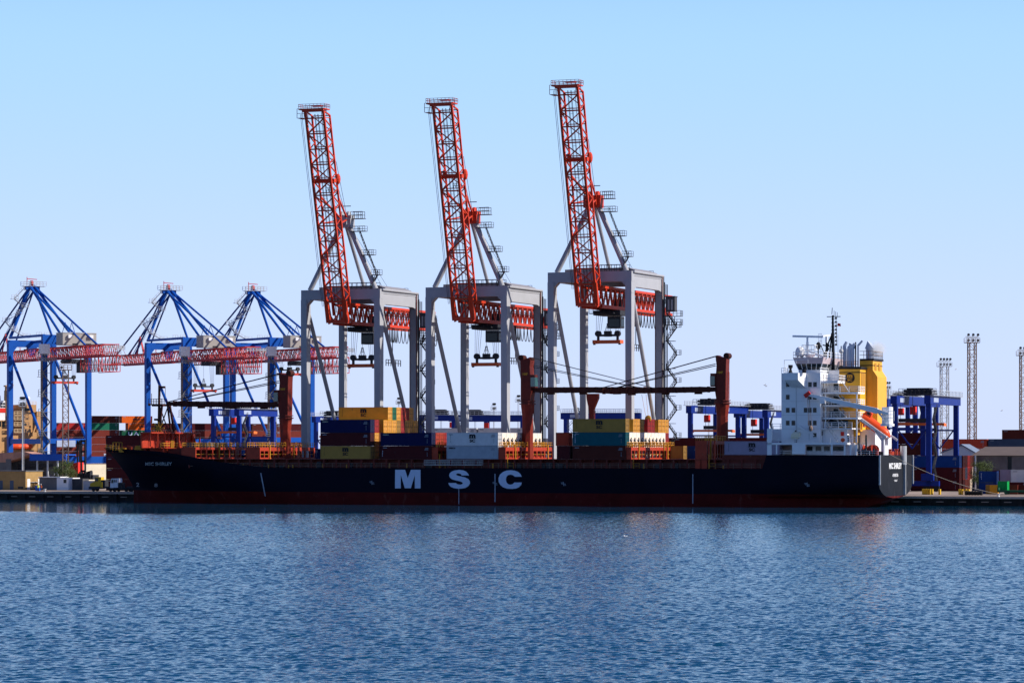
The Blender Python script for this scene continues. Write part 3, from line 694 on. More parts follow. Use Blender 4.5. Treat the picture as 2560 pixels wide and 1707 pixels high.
# ------------------------------------------------------------------ superstructure
def superstructure():
    w0 = 1.2; ta, tb = T(1953.5, w0), T(2051, w0)
    zt = Z(932, tb, w0); zd = Z(1106, tb, w0)   # roof of the block, boat deck
    mb = MB(); mb.box(ta, tb, w0, 29.8, zd, zt)
    for z in (zd + 8.35,): mb.box(ta - .01, tb + .01, w0 - .02, w0, z, z + .06)
    wall = mb.build('accommodation_block', M_white, ship)
    for k in range(1, 5):
        z = zd + k * 2.9; MB().box(ta, tb, w0 - .03, w0, z, z + .05).build('deck_seam', M_steel, wall); MB().box(tb, tb + .03, w0, 8, z, z + .05).build('deck_seam', M_steel, wall)
    for y in (3.4, 5.4): MB().tube((tb + .1, y, zd), (tb + .1, y, zt - .3), .06, 6).build('drain_pipe', M_rust, wall)
    for x in (ta + 3.3, ta + 6.1): MB().tube((x, w0 - .08, zd + .5), (x, w0 - .08, zt - 3), .05, 6).build('drain_pipe', M_steel, wall)
    def win(px, py, w=w0, wd=.72, ht=.95, par=wall, fr=True):
        t = T(px, w); z = Z(py, t, w); mb = MB()
        if fr:
            mb.box(t - wd / 2 - .04, t + wd / 2 + .04, w - .03, w + .02, z - ht / 2 - .04, z + ht / 2 + .04)
            o = mb.build('window', mat('window frame', (.25,.27,.3), .5), par); mb = MB(); mb.box(t - wd / 2, t + wd / 2, w - .06, w + .02, z - ht / 2, z + ht / 2); mb.build('pane', M_glass, o)
    for px, py in ((1969.5, 961), (2025, 961), (2037.5, 961), (1969.5, 992.5), (2024.5, 992.5), (2037, 992.5), (1969.5, 1025), (1983.5, 1025), (2014, 1025), (2024.5, 1025), (2037, 1025),
                   (1969.5, 1057), (1983.5, 1057), (2024.5, 1057), (2037, 1057), (2037, 1088)): win(px, py)
    # aft face details
    mb = MB()
    for k, y in enumerate((2.2, 4.2, 6.0)):
        for z in (15.2, 18.2, 21.2, 24.2): mb.box(tb - .05, tb + .05, y, y + .7, z, z + .9)
    build_each(mb, 'aft_window', M_glass, wall)
    # bridge wing (near) with sloping bracket
    tw0, tw1 = T(1960, -1.3), T(1996, -1.3)
    mb = MB(); mb.box(tw0, tw1, -1.6, w0, Z(950, tw0, -1.4), Z(932, tw0, -1.4))
    mb.build('bridge_wing', M_white, ship)
    mb = MB(); zb = Z(950, tw0, -1.4)
    vs = [(tw0 + .1, -1.6, zb), (tw1, -1.6, zb), (T(2016, w0), w0, Z(972, ta, w0)), (T(1978, w0), w0, Z(968, ta, w0)), (tw0 + .1, w0, zb), (tw1, w0, zb), (T(2016, w0), w0, zb + 1.5), (tw1, -1.6, zb + 1.5)]
    mb.add(vs, [(0, 1, 2, 3), (0, 3, 4), (1, 5, 2), (1, 7, 6, 2), (0, 4, 5, 1), (5, 6, 2)])
    mb.build('wing_bracket', M_white, ship)
    # wheelhouse: outward-raked windows
    wz0 = zt; wz1 = zt + 1.0; wz2 = zt + 2.2; wz3 = zt + 3.3
    xa, xb = T(1994, 5), T(2072, 5) - .5
    mb = MB(); mb.box(xa + .8, xb - .8, 3, 28, wz0, wz1 - .3); 
    wh = mb.build('wheelhouse', M_white, ship)
    mb = MB()
    def ringbox(mb, z0, z1, o0, o1):
        a = [(xa + .8 - o0, 3 - o0), (xb - .8 + o0, 3 - o0), (xb - .8 + o0, 28 + o0), (xa + .8 - o0, 28 + o0)]
        b = [(xa + .8 - o1, 3 - o1), (xb - .8 + o1, 3 - o1), (xb - .8 + o1, 28 + o1), (xa + .8 - o1, 28 + o1)]
        mb.add([(x, y, z0) for x, y in a] + [(x, y, z1) for x, y in b], [(0, 1, 5, 4), (1, 2, 6, 5), (2, 3, 7, 6), (3, 0, 4, 7), (4, 5, 6, 7), (3, 2, 1, 0)])
    ringbox(mb, wz1 - .3, wz2 - .2, 0.02, .5); mb.build('bridge_window', M_glass, wh)
    mb = MB()
    for k in range(6):
        x0 = xa + .8 + (xb - xa - 1.6) * k / 5; x1 = xa + .3 + (xb - xa - .6) * k / 5
        mb.bar((x0, 2.97, wz1 - .3), (x1, 2.45, wz2 - .2), .1)
    for k in range(7):
        y0 = 3 + 25 * k / 6; y1 = 2.5 + 26 * k / 6; mb.bar((xb - .77, y0, wz1 - .3), (xb - .27, y1, wz2 - .2), .16)
    mb.build('window_mullion', M_white, wh)
    mb = MB(); ringbox(mb, wz2 - .2, wz3, .55, 1.0); mb.build('wheelhouse_roof', M_pink, wh)
    mb = MB(); r = [(xa - .1, 2.1, wz3), (xb + .1, 2.1, wz3), (xb + .1, 28.9, wz3), (xa - .1, 28.9, wz3), (xa - .1, 2.1, wz3)]
    mb.rail(r, 1.2, .04, 1.4, 2); mb.rail([(tw0, -1.5, wz0), (tw0, 3, wz0)], 1.1, .04, 1.2, 2)
    mb.rail([(ta, w0 + .1, wz0), (tw0, w0 + .1, wz0)], 1.1, .04, 1.2, 2)
    mb.rail([(tw0 + .1, -1.4, wz0 + .1), (tw0 + .1, -1.4, wz0 + 1.9), (tw1 + 2, -1.0, wz0 + 2.0)], .8, .04, 3, 1)
    mb.rail([(tb - .1, w0, wz0), (tb - .1, 8, wz0)], 1.1, .04, 1.2, 2)
    mb.build('railing', M_white, wh)
    mb = MB(); t = T(1975, -.8)
    mb.lathe([(.5, 0), (.3, .5), (.25, .9), (.5, 1.2), (.5, 1.7)], (t, -.4, wz0), 10); mb.lathe([(.45, 0), (.45, .8)], (t + 3.0, -.4, wz0 + .0), 10)
    mb.build('searchlight', M_black, ship)
    # radar mast (white)
    mb = MB(); t = T(2018.5, 4); zr = Z(843, t, 4)
    mb.tube((t, 4, wz0), (t, 4, zr - 1), .28, 8); mb.bar((t, 4, zr - 1.2), (t, 4, zr), .35)
    mb.tube((t + .6, 6, zr - 5.2), (T(2050, 4), 6, wz0 - .5), .16, 6)
    mb.lathe([(.4, 0), (1.4, .8), (1.4, .95)], (t + .5, 4.2, zr - 4.5), 10)
    mb.rail([(t - .9, 3, zr - 3.6), (t + 1.8, 3, zr - 3.6), (t + 1.8, 5.4, zr - 3.6), (t - .9, 5.4, zr - 3.6), (t - .9, 3, zr - 3.6)], 1.9, .05, 1.2, 2)
    mb.bar((t + .3, 4, wz3 + 1.4), (t + 4.4, 4, wz3 - .2), .35); mb.bar((t, 4, wz0 - 6), (t, 4, wz0), .3)
    mast = mb.build('radar_mast', M_white, ship)
    mb = MB(); mb.bar((t - 3.1, 3.4, zr + .25), (t + 3.3, 4.6, zr + .05), .35, .42); mb.build('radar_scanner', M_white, mast)
    mb = MB(); t = T(2000, 5); z = Z(886, t, 5)
    mb.lathe([(.7, -.9), (.95, -.6), (.98, .4), (.75, .95), (.35, 1.2), (.01, 1.28)], (t, 5, z + .4), 14)
    d = mb.build('satellite_dome', M_white, ship, smooth=True)
    mb = MB(); 
    for a, b in ((-.5, -.9), (.5, .5), (0, 1.1)): mb.tube((t + a, 5, z - .5), (t + b, 5.3, wz3), .09, 6)
    mb.bar((t - .6, 5, z - 2), (t + .9, 5, z - 2), .1); mb.build('dome_stand', M_white, d)
    # black lattice main mast
    mb = MB(); t = T(2083, 10); zt2 = Z(788, t, 10)
    mb.tube((t, 10, wz0 - 1), (t - .1, 10, zt2), .42, 8, .22)
    mb.tube((T(2065, 10), 10, Z(826 + 46, t, 10)), (t - .1, 10, Z(830, t, 10)), .16, 6); mb.tube((T(2057, 10), 10, wz3), (T(2072, 10), 10, Z(860, t, 10)), .2, 6)
    mb.tube((T(2073, 10), 10, wz3), (t - .3, 10, Z(832, t, 10)), .16, 6); mb.tube((T(2057, 10), 10, Z(862, t, 10)), (t, 10, Z(868, t, 10)), .15, 6)
    mb.tube((T(2052, 10), 10, Z(863, t, 10)), (T(2066, 10), 10, Z(895, t, 10)), .1, 6); mb.tube((T(2066, 10), 10, wz3), (T(2066, 10), 10, Z(848, t, 10)), .2, 6)
    mb.tube((T(2058, 8), 8, wz3), (T(2072, 8), 8, Z(870, t, 8)), .18, 6)
    mb.bar((t - 1.4, 10, zt2 - .3), (t + 1.6, 10, zt2 - .3), .16); mb.bar((t + .6, 10, zt2 - .3), (t + .8, 10, zt2 - 6.5), .12); mb.bar((t - .3, 10, zt2 + .2), (t - .2, 10, zt2 + 1.6), .12)
    for k in range(8): z = zt2 - .8 - k * .8; mb.bar((t - .5, 10, z), (t + .8, 10, z), .09); mb.box(t + .4, t + .8, 9.8, 10.2, z, z + .3)
    for k in range(3): mb.bar((t + .2 + k * .35, 10, zt2 - .3), (t + .2 + k * .35, 10, zt2 + 1.0 - k * .2), .08)
    mm = mb.build('main_mast', M_black, ship)
    mb = MB(); z0 = wz0 + 1; 
    for x in (T(2087, 9.4), T(2095, 9.4)):
        mb.bar((x, 9.4, z0 + 2), (x, 9.4, zt2 - 4), .06)
    for k in range(7): z = z0 + 5 + k * 1.0; mb.bar((T(2087, 9.4), 9.4, z), (T(2095, 9.4), 9.4, z), .05)
    for x in (2047, 2051, 2055):
        mb.bar((T(x, 7), 7, wz3), (T(x - 1, 7), 7, wz3 + 5.2), .06)
    for z in (2, 3.6, 5.2): mb.bar((T(2046, 7), 7, wz3 + z), (T(2055, 7), 7, wz3 + z), .06)
    mb.build('mast_ladder', M_steel, mm)
    mb = MB(); mb.bar((T(2057, 6), 6, Z(840, t, 6)), (T(2075, 8), 8, Z(838, t, 8)), .3, .35); mb.bar((T(2066, 7), 7, Z(840, t, 7)), (T(2066, 7), 7, Z(856, t, 7)), .4); mb.build('radar_scanner', M_white, mm)
    mb = MB(); mb.ball((T(2046, 6), 6, wz3 + 2.6), .55, (1, 1, 1.5)); mb.bar((T(2046, 6), 6, wz3), (T(2046, 6), 6, wz3 + 2), .2); mb.build('signal_lamp', M_black, mm)
    mb = MB(); x = t + .9; z = zt2 - 2.3; mb.add([(x, 10, z), (x + .8, 10, z - .1), (x + .7, 10.05, z + .5), (x + .05, 10, z + .6)], [(0, 1, 2, 3)]); mb.build('flag', M_redcab, mm)
    # boat deck slab, lower house and open mooring deck
    zh = 11.05; t0 = T(1918, .4); t1 = T(2143, .4)
    mb = MB(); mb.box(t0, t1 - 2.5, .3, 30.7, zd - .45, zd)
    mb.box(t0, t0 + 1.0, .3, 1.2, zh - .0, zd + 3.0); mb.box(t0 + .0, t0 + .4, 1.2, 29, zh, zd + 2.2)
    for px in (1940, 2078, 2110, 2125, 2139): x = T(px, .5); mb.box(x, x + .3, .4, .7, zh, zd - .45)
    mb.box(T(1981, .5), T(2014, .5), .29, .5, zh + .2, zd - .45)
    mb.box(T(2014, 3), T(2143, 3), 3.5, 29, zh, zd - .45)
    mb.build('boat_deck', M_white, ship)
    mb = MB(); mb.box(T(1931, 2.5), T(1983, 2.5), 2.5, 12, zd, Z(1072, T(1950, 2.5), 2.5))
    mb.box(T(2056, 2.5), T(2117, 2.5), 2.8, 28, zd, Z(1073, T(2080, 2.5), 2.5))
    mb.box(T(2124, 10), T(2188, 10), 10, 24, zh, Z(1074, T(2150, 10), 10)); mb.build('deckhouse', M_white, ship)
    mb = MB(); mb.box(T(1983, 2.4), T(1989, 2.4), 2.4, 2.6, zd, zd + 2.6); mb.box(T(1991, 2.4), T(1996, 2.4), 1.1, 1.25, zd, zd + 2.6)
    for px in (2118, 2145, 2163): mb.box(T(px, 2.7), T(px + 4, 2.7), 2.7, 2.85, zd - 2.2 if px > 2130 else zd, zd + 1.6)
    for px in (2017, 2039, 2060, 2082, 2095): mb.box(T(px, 3.4), T(px + 14, 3.4), 3.4, 3.52, zh + .8, zd - .8)
    build_each(mb, 'doorway', M_glass, ship)
    mb = MB(); mb.rail([(t0 + .6, .45, zd), (T(2140, .45), .45, zd)], 1.15, .05, 1.9, 3); mb.rail([(t0, .45, zh), (TSTERN, .45, zh)], .9, .03, 1.9, 2)
    mb.rail([(T(1930, 2.5), 2.5, Z(1072, T(1950, 2.5), 2.5)), (T(1992, 2.5), 2.5, Z(1072, T(1950, 2.5), 2.5))], 1.1, .05, 1.8, 2)
    mb.build('deck_railing', M_white, ship)
    mb = MB(); mb.box(T(1960, 3), T(1978, 3), 3.0, 4.2, zd + 3.3, zd + 4.4); mb.box(T(2100, 2), T(2108, 2), 2.5, 2.7, zd + 1.4, zd + 2.3)
    mb.box(T(2133, 1), T(2138, 1), 9, 10, 17, 18.2); build_each(mb, 'fire_locker', M_redcab, ship)
    mb = MB()
    for k in range(2): mb.lathe([(.3, -.85), (.62, -.7), (.62, .7), (.3, .85)], (T(1988 + k * 4, 1.0), .9, zd + 1.3 + k * .35), 12, 'x')
    build_each(mb, 'liferaft_canister', mat('raft cream', (.75, .68, .5), .5), ship)
    mb = MB(); mb.lathe([(.28, 0), (.45, .05), (.45, .14), (.28, .19)], (T(2107, .4), .3, zd + .55), 14, 'y'); mb.build('lifebuoy', M_lifeb, ship)
    # provision jib at the forward corner
    mb = MB(); mb.bar((T(1994, .8), .8, zd + 3.6), (T(2035, .8), .8, zd + 1.5), .45, .5, w2=.2, h2=.2); mb.build('small_davit', M_white, ship)
    # aft casing with balconies
    wf = 8.0; f0, f1 = T(2076, wf), T(2144.5, wf); zf = Z(923, f0, wf)
    mb = MB(); mb.box(tb, T(2098, wf), wf, 23, zd, zf - .2); mb.build('aft_casing', M_white, ship)
    mb = MB(); mb.box(T(2098, wf), f1, wf, 13.0, zd + 0.0, zf)
    mb.box(f1, f1 + .5, wf, 13.0, zd + 2.4, zf)
    g0, g1 = f1 + .0, T(2182, 13.0); zg = Z(901, g1, 13)
    mb.box(g0 - 1, g1, 13.0, 21.0, zd + 1, zg)
    gb = T(2186.5, 13.0) + .6
    mb.prism([(g1, zd + 1), (gb, zd + 1), (gb, Z(942, gb, 13)), (g1 + .02, Z(925, gb, 13))], 'y', 13.03, 20.97)
    fn = mb.build('funnel', M_funnel, ship)
    mb = MB(); mb.box(T(2098, wf) - .2, f1 + .7, wf - .2, 13.2, zf, zf + .5); mb.box(g0 - 1.2, g1 + .25, 12.8, 21.2, zg, zg + .4)
    mb.box(T(2098, wf) - .02, f1 + .52, wf - .04, 13, zf - .8, zf - .62); mb.box(g0 - 1.02, g1 + .03, 12.96, 21.04, zg - 1.15, zg - .95)
    mb.build('funnel_band', M_black, fn)
    mb = MB(); cx = T(2124.5, wf); cz = Z(944.5, cx, wf); mb.lathe([(1.07, 0), (1.07, .05)], (cx, wf - .08, cz), 28, 'y')
    em = mb.build('emblem', M_black, fn); mb = MB(); msc_logo(mb, (cx - .72, wf - .1, cz - .72), XD, UD, 1.44, 1.44); mb.build('lettering', M_ycrail, em)
    mb = MB(); mb.box(f1 + .5, f1 + .56, wf + .8, 12.4, zf - 4.6, zf - .8)
    for k in range(2): mb.box(g1 + .02, g1 + .1, 14.5 + k * 3.2, 15.9 + k * 3.2, zg - 2.3, zg - .5)
    build_each(mb, 'louvre', mat('louvre ochre', (.42, .20, .03), .7), fn)
    mb = MB(); mb.rail([(g0 - 1, 12.9, zg + .4), (g1 + .1, 12.9, zg + .4), (g1 + .1, 21, zg + .4), (g0 - 1, 21, zg + .4)], 1.6, .05, 1.0, 2)
    mb.rail([(T(2099, wf), wf, zf + .5), (f1, wf, zf + .5)], 1.1, .05, 1.3, 2); mb.build('funnel_railing', M_rust, fn)
    mb = MB()
    for px, r, h, lean in ((2111, .38, 5.0, .5), (2123, .62, 4.4, .7), (2131, .42, 4.6, .5), (2146, .26, 5.2, .9)):
        x = T(px, 10); mb.tube((x, 10, zf), (x, 10, zf + h), r, 12); mb.tube((x, 10, zf + h - .1), (x + lean, 10, zf + h + .9), r, 12, r * .8)
    x = T(2173, 16); mb.lathe([(.85, 0), (.88, 2.2)], (x, 16.5, zg + .4), 14); mb.prism([(x - .9, zg + 2.6), (x + .95, zg + 2.6), (x - .3, zg + 4.3)], 'y', 15.7, 17.3)
    build_each(mb, 'exhaust_pipe', mat('exhaust silver', (.42, .47, .58), .4), fn)
    mb = MB(); x = T(2139, 10); mb.tube((x, 10, zf), (x, 10, zf + 5.8), .16); mb.bar((x, 10, zf + 4.4), (x - 1.4, 10, zf + 5.5), .25); mb.tube((T(2103, 9), 9, wz0), (T(2103, 9), 9, wz3 + 2.6), .12)
    mb.build('vent_post', M_dark, fn)
    mb = MB(); x = T(2103, 9); mb.ball((x, 9, wz3 + 1.5), .5); mb.build('antenna_dome', M_steel, fn)
    # balconies
    bl = MB(); br = MB(); sides = MB()
    for py in (980, 1012, 1043):
        xa_ = tb; xb_ = T(2145, 2.6) - (0 if py != 1043 else 0); z = Z(py, xa_, 2.6)
        bl.box(xa_, xb_, 2.6, wf, z - .4, z); br.rail([(xa_, 2.7, z), (xb_, 2.7, z), (xb_, wf, z)], 1.15, .055, 1.8, 3)
        sides.bar((xa_ + 2.2, 4.2, z), (xa_ + 4.9, 4.2, z - 2.8 + .2), .5, .12); sides.rail([(xa_ + 2.2, 3.9, z), (xa_ + 4.9, 3.9, z - 2.8)], 1.0, .04, 1.2, 1)
    z = Z(952, tb, 2.6); bl.box(tb, T(2097, 2.6), 1.8, wf, z - .5, z); br.rail([(tb, 1.9, z), (T(2097, 2), 1.9, z), (T(2097, 2), wf, z)], 1.15, .05, 1.3, 2)
    sides.bar((T(2097, 2), 4.2, z), (T(2120, 2), 4.2, z - 2.8), .5, .12)
    for x in (tb + .6, T(2140, 2.6)): bl.box(x, x + .22, 2.7, 2.9, zd, Z(980, tb, 2.6))
    z = Z(1070, tb, 1.6); bl.box(tb, T(2130, 1.6), 1.6, wf, z - .25, z); br.rail([(tb - .6, 1.6, z), (T(2130, 1.6), 1.6, z)], 1.2, .05, 1.5, 3)
    sides.bar((T(2068, 1), 1.4, z), (T(2094, 1), 1.4, zd), .4, .1); sides.rail([(T(2068, 1), 1.2, z), (T(2094, 1), 1.2, zd)], 1.0, .045, 1.0, 1)
    b = bl.build('balcony', M_white, ship); br.build('balcony_railing', M_white, b); sides.build('stairway', M_steel, b)
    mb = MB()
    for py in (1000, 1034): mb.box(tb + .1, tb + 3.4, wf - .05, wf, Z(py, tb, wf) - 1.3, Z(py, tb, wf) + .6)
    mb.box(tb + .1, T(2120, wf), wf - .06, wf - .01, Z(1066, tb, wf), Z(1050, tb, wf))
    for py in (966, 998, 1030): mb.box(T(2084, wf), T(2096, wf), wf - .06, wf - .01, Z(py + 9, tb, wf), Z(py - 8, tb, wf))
    build_each(mb, 'painted_recess_shade', M_glass, b)  # flat dark sheets painting the shade and dark doors behind the balconies
    # stores crane arm
    mb = MB(); a = Vector((T(2019, .2), .2, Z(986, T(2019, .2), .2))); b2 = Vector((T(2222, .9), .9, Z(1034, T(2222, .9), .9)))
    c1 = a.lerp(b2, .18); c2 = a.lerp(b2, .86)
    mb.bar(a, c1, .5, .55, w2=.6, h2=.75); mb.bar(c1, c2, .6, .8, w2=.8, h2=1.15); mb.bar(c2, b2, .8, .9, w2=.4, h2=.35)
    mb.box(c1.x - .4, c1.x + .6, c1.y - .5, c1.y + .5, c1.z - 1.2, c1.z - .3)
    x = T(2193, 3); mb.bar((x, 1.0, Z(1020, x, 1)), (T(2217, 2), 1.6, Z(1055, x, 1)), .4); mb.lathe([(1.5, 0), (1.5, .5), (1.2, .5), (1.2, 4)], (T(2217, 2), 2.5, Z(1065, x, 2)), 12)
    mb.rail([(T(2207, 1), 1, Z(1052, x, 1)), (T(2235, 1), 1, Z(1052, x, 1))], 2.0, .05, 1, 3)
    sc = mb.build('stores_crane', M_white, ship)
    mb = MB(); mb.bar(a + Vector((-.6, -.1, -.4)), a + Vector((.5, 0, .4)), .8, .8); mb.build('jib_head', M_redcab, sc)
    mb = MB(); mb.tube(a + Vector((-.1, 0, 0)), (a.x + .3, .2, zd + 3.2), .04); mb.tube(a + Vector((.3, 0, 0)), (a.x + .9, .2, zd + 3.2), .04); mb.ball((a.x + .7, .2, zd + 3.0), .45, (1, 1, 1.4)); mb.build('crane_hook', M_rust, sc)
    # lifeboat davit ramp
    p0 = Vector((T(2151, 7), 7, Z(1044, T(2151, 7), 7))); p1 = Vector((T(2219, 7), 7, Z(1093, T(2219, 7), 7)))
    mb = MB()
    for y in (-1.6, 1.6):
        mb.bar(p0 + Vector((0, y, 0)), p1 + Vector((0, y, 0)), .3, .6); mb.bar(p1 + Vector((-.6, y, 0)), (p1.x - .6, p1.y + y, zh), .8, .6, up=(1, 0, 0))
        m_ = p0.lerp(p1, .62); mb.bar(m_ + Vector((0, y, -.2)), (p1.x - .8, p1.y + y, zh + 3.2), .3, .45)
    mb.bar(p1 + Vector((0, -1.9, .1)), p1 + Vector((0, 1.9, .1)), .4); mb.box(p1.x - 1.0, p1.x - .2, p1.y - 1.4, p1.y + 1.4, zh, zh + 2.1)
    mb.bar(p1 + Vector((.2, 1.8, .4)), p1 + Vector((1.6, 1.8, -.6)), .4)
    mb.build('lifeboat_ramp', mat('davit grey', (.60, .60, .63), .5), ship)
    # poop machinery
    mb = MB()
    for px, y in ((2170, 4), (2183, 5)):
        mb.lathe([(1.1, -1.0), (1.1, -.8), (.7, -.8), (.7, .8), (1.1, .8), (1.1, 1.0)], (T(px, y), y, zh + 1.1), 14, 'x' if px == 2170 else 'y')
    for px in (2203, 2225, 2242, 2262): mb.lathe([(.35, 0), (.3, 1.0), (.5, 1.1), (.5, 1.3)], (min(T(px, 3), TSTERN - .5), 1.5 + (px - 2203) * .28, zh), 8)
    for k in range(6): mb.box(TSTERN - 1.6, TSTERN - .8, 3 + k * 4.2, 4.4 + k * 4.2, zh, zh + .8)
    build_each(mb, 'mooring_winch', M_lash, ship)
    mb = MB()
    for k in range(10): x = T(2140 + k * 7, 2); mb.box(x, x + .4, 1.8, 2.3, zh, zh + .6 + random.random() * .8)
    build_each(mb, 'deck_locker', M_dark, ship)
    return p0, p1, zg
P0, P1, ZG = superstructure()
# lifeboat: lies on the ramp, a thing of its own
def lifeboat():
    d = (P1 - P0).normalized(); up = Vector((0, 1, 0)).cross(d); up = -up if up.z < 0 else up
    L = 7.8; n = 12; base = P0.lerp(P1, .52) + up * .25
    org = F(base.x, base.y, base.z)
    root = thing('lifeboat', 'orange free fall lifeboat sloping down its stern ramp on the ship', 'lifeboat', org, -A1)
    def P(u, y, v): return Vector((0, 0, org.z)) + d * u + Vector((0, 1, 0)) * y + up * v
    mb = MB(); rings = []; prof = [(-.5, .05), (-.48, .6), (-.42, .92), (-.2, 1.0), (.2, 1.0), (.36, .85), (.45, .55), (.5, .08)]
    for u, r in prof:
        rings.append([P(u * L, 1.35 * r * cos(a) * (1 if True else 0), (1.25 if sin(a) > 0 else 1.05) * r * sin(a)) for a in [2 * pi * i / 14 for i in range(14)]])
    vs = [p for r in rings for p in r]; k = len(prof)
    mb.add(vs, [(j * 14 + i, j * 14 + (i + 1) % 14, (j + 1) * 14 + (i + 1) % 14, (j + 1) * 14 + i) for j in range(k - 1) for i in range(14)] + [tuple(range(14))[::-1], tuple(range((k - 1) * 14, k * 14))])
    b = mb.build('boat_hull', M_lifeb, root, smooth=True)
    mb = MB(); c = [P(u, y, v) for u, y, v in ((-3.6, -.7, .9), (-1.8, -.7, .9), (-1.8, .7, .9), (-3.6, .7, .9), (-3.3, -.5, 2.1), (-2.1, -.5, 2.0), (-2.1, .5, 2.0), (-3.3, .5, 2.1))]
    mb.add(c, [(0, 1, 5, 4), (1, 2, 6, 5), (2, 3, 7, 6), (3, 0, 4, 7), (4, 5, 6, 7), (0, 3, 2, 1)]); mb.build('conning_tower', M_lifeb, root)
    mb = MB(); mb.add([P(-3.1, -.66, 1.3), P(-2.3, -.66, 1.3), P(-2.35, -.56, 1.8), P(-3.05, -.56, 1.8)], [(0, 1, 2, 3)]); mb.build('window', M_glass, root)
    mb = MB()
    for k in range(5): u = -3.2 + k * 1.5; mb.bar(P(u, -1.3, -.3), P(u, -1.6, -1.3), .12)
    mb.bar(P(-4, -1.37, 0), P(4, -1.3, 0), .1, .2); mb.build('fender_rail', M_white, root)
lifeboat()
# ------------------------------------------------------------------ containers
CACHE = {}
def cont_parts(L, Wd, H, c, kind, detail):
    k = (L, Wd, H, c, kind, detail)
    if k in CACHE: return CACHE[k]
    out = []
    e = .06
    mb = MB(); mb.box(e, L - e, e, Wd - e, .08, H - .05); out.append(('body', mb.mesh('body', cmat(c)), None))
    mb = MB(); p = .16
    for x0 in (0, L - p):
        for y0 in (0, Wd - p): mb.box(x0, x0 + p, y0, y0 + p, .0, H)
    for y0 in (0.01, Wd - .13):
        mb.box(p, L - p, y0, y0 + .12, H - .13, H - .005); mb.box(p, L - p, y0, y0 + .12, 0.005, .17)
    for x0 in (0.01, L - .11): mb.box(x0, x0 + .1, p, Wd - p, H - .14, H - .006); mb.box(x0, x0 + .1, p, Wd - p, .006, .17)
    out.append(('frame', mb.mesh('frame', cmatf(c)), None))
    if kind == 'dry' and detail:
        for s in (0, 1):
            y0 = p + .03 + s * (Wd / 2 - p + .04); y1 = y0 + Wd / 2 - p - .12
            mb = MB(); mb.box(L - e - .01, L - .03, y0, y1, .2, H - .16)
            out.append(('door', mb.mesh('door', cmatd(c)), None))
            mb = MB()
            for q in (.25, .75):
                y = y0 + (y1 - y0) * q; mb.box(L - .03, L + .03, y - .045, y + .045, .12, H - .08)
            for z, q in ((.5, .05), (H * .5, .1), (H - .55, .05)): mb.box(L - .04, L - .005, y0 + .02, y1 - .02, z - q, z + q)
            out.append(('lock_rod', mb.mesh('lock_rod', mat('container rod ' + c, tuple(x * .35 + .02 for x in CC[c]), .5)), len(out) - 1))
    if kind == 'reefer':
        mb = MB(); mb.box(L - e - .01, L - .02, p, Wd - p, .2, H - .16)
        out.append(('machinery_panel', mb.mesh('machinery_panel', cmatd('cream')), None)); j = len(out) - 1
        mb = MB(); mb.lathe([(.52, 0), (.52, .08)], (L - .03, Wd / 2, 1.25), 14, 'x'); mb.box(L - .03, L + .03, .55, Wd - .55, .3, .75)
        mb.box(L - .03, L + .03, .4, .75, .9, 1.4); out.append(('fan_grille', mb.mesh('fan_grille', M_black), j))
        mb = MB(); mb.lathe([(.2, 0), (.2, .03)], (L + .05, Wd / 2, 1.35), 10, 'x'); out.append(('fan_hub', mb.mesh('fan_hub', M_steel), j))
    if kind == 'dry' and L > 5 and c not in ('tan', 'yellow'):
        mb = MB(); y = -.012
        for q in range(3): mb.box(L - 1.5 - .1 * q, L - .75, y, y + .01, H - .55 - q * .22, H - .43 - q * .22)
        for q in range(4): mb.box(L - 1.1, L - .95, y, y + .01, .6 + q * .25, .72 + q * .25)
        mb.box(.5, 1.5, y, y + .01, H - .5, H - .34)
        out.append(('serial_mark', mb.mesh('serial_mark', mat('faded mark', (.22, .25, .3), .7)), None))
    CACHE[k] = out; return out
def container(pos, rz, c, label, group, L=12.19, H=2.9, kind='dry', detail=True, logo=None, name='shipping_container'):
    """pos: world position of the near lower corner; +x runs along the long side"""
    root = thing(name, label, 'container', pos, rz, group); objs = []
    for nm, me, par in cont_parts(L, 2.44, H, c, kind, detail):
        objs.append(link(nm, me, root if par is None else objs[par]))
    if logo:
        mb = MB(); lg, lm = logo; y = -.015
        if lg == 'msc': msc_logo(mb, (L / 2 - .85, y, H * .25), XD, UD, 1.75, H * .62)
        else:
            for txt, x, z, w, h, bd in lg: put_text(mb, txt, (x, y, z), XD, UD, w, h, bd)
        me = mb.mesh('lettering', lm); link('lettering', me, root)
        if lg == 'msc' and L > 10:
            mb = MB()
            for k in range(7): mb.box(.9, 1.0, y - .005, y, .8 + k * .25, .92 + k * .25)
            link('serial_mark', mb.mesh('serial_mark', lm), root)
    return root
QZ = -A1
NAMES = {'redorange': 'orange red', 'brick': 'brick red', 'slate': 'slate grey', 'brightgreen': 'bright green', 'darkgreen': 'dark green', 'lightgrey': 'light grey'}
PITCH = 2.49; WR0 = .35; ZD = 10.14
def srow(px, r0=0): return T(px, WR0)
def onship(t, row, tier, c, label, group, z0=ZD, **k):
    return container(F(t, WR0 + row * PITCH, z0 + tier * 2.92), QZ, c, label, group, **k)
NTH = ['nearest', 'second', 'third', 'fourth', 'fifth', 'sixth', 'seventh', 'eighth', 'ninth', 'tenth', 'eleventh', 'twelfth']
G1 = 'containers stacked on the ship in the stack behind the first deck crane'; G2 = 'containers stacked beside the large M on the hull'
G3 = 'containers stacked ahead of the midships deck crane'; G4 = 'containers stacked between the two aft deck cranes'
t1 = srow(801)
onship(t1, 0, 0, 'tan', 'tan container with black msc letters at the bottom of the front stack', G1, logo=('msc', M_black))
onship(t1, 0, 1, 'maroon', 'dark maroon container between the tan one below and the navy one above', G1)
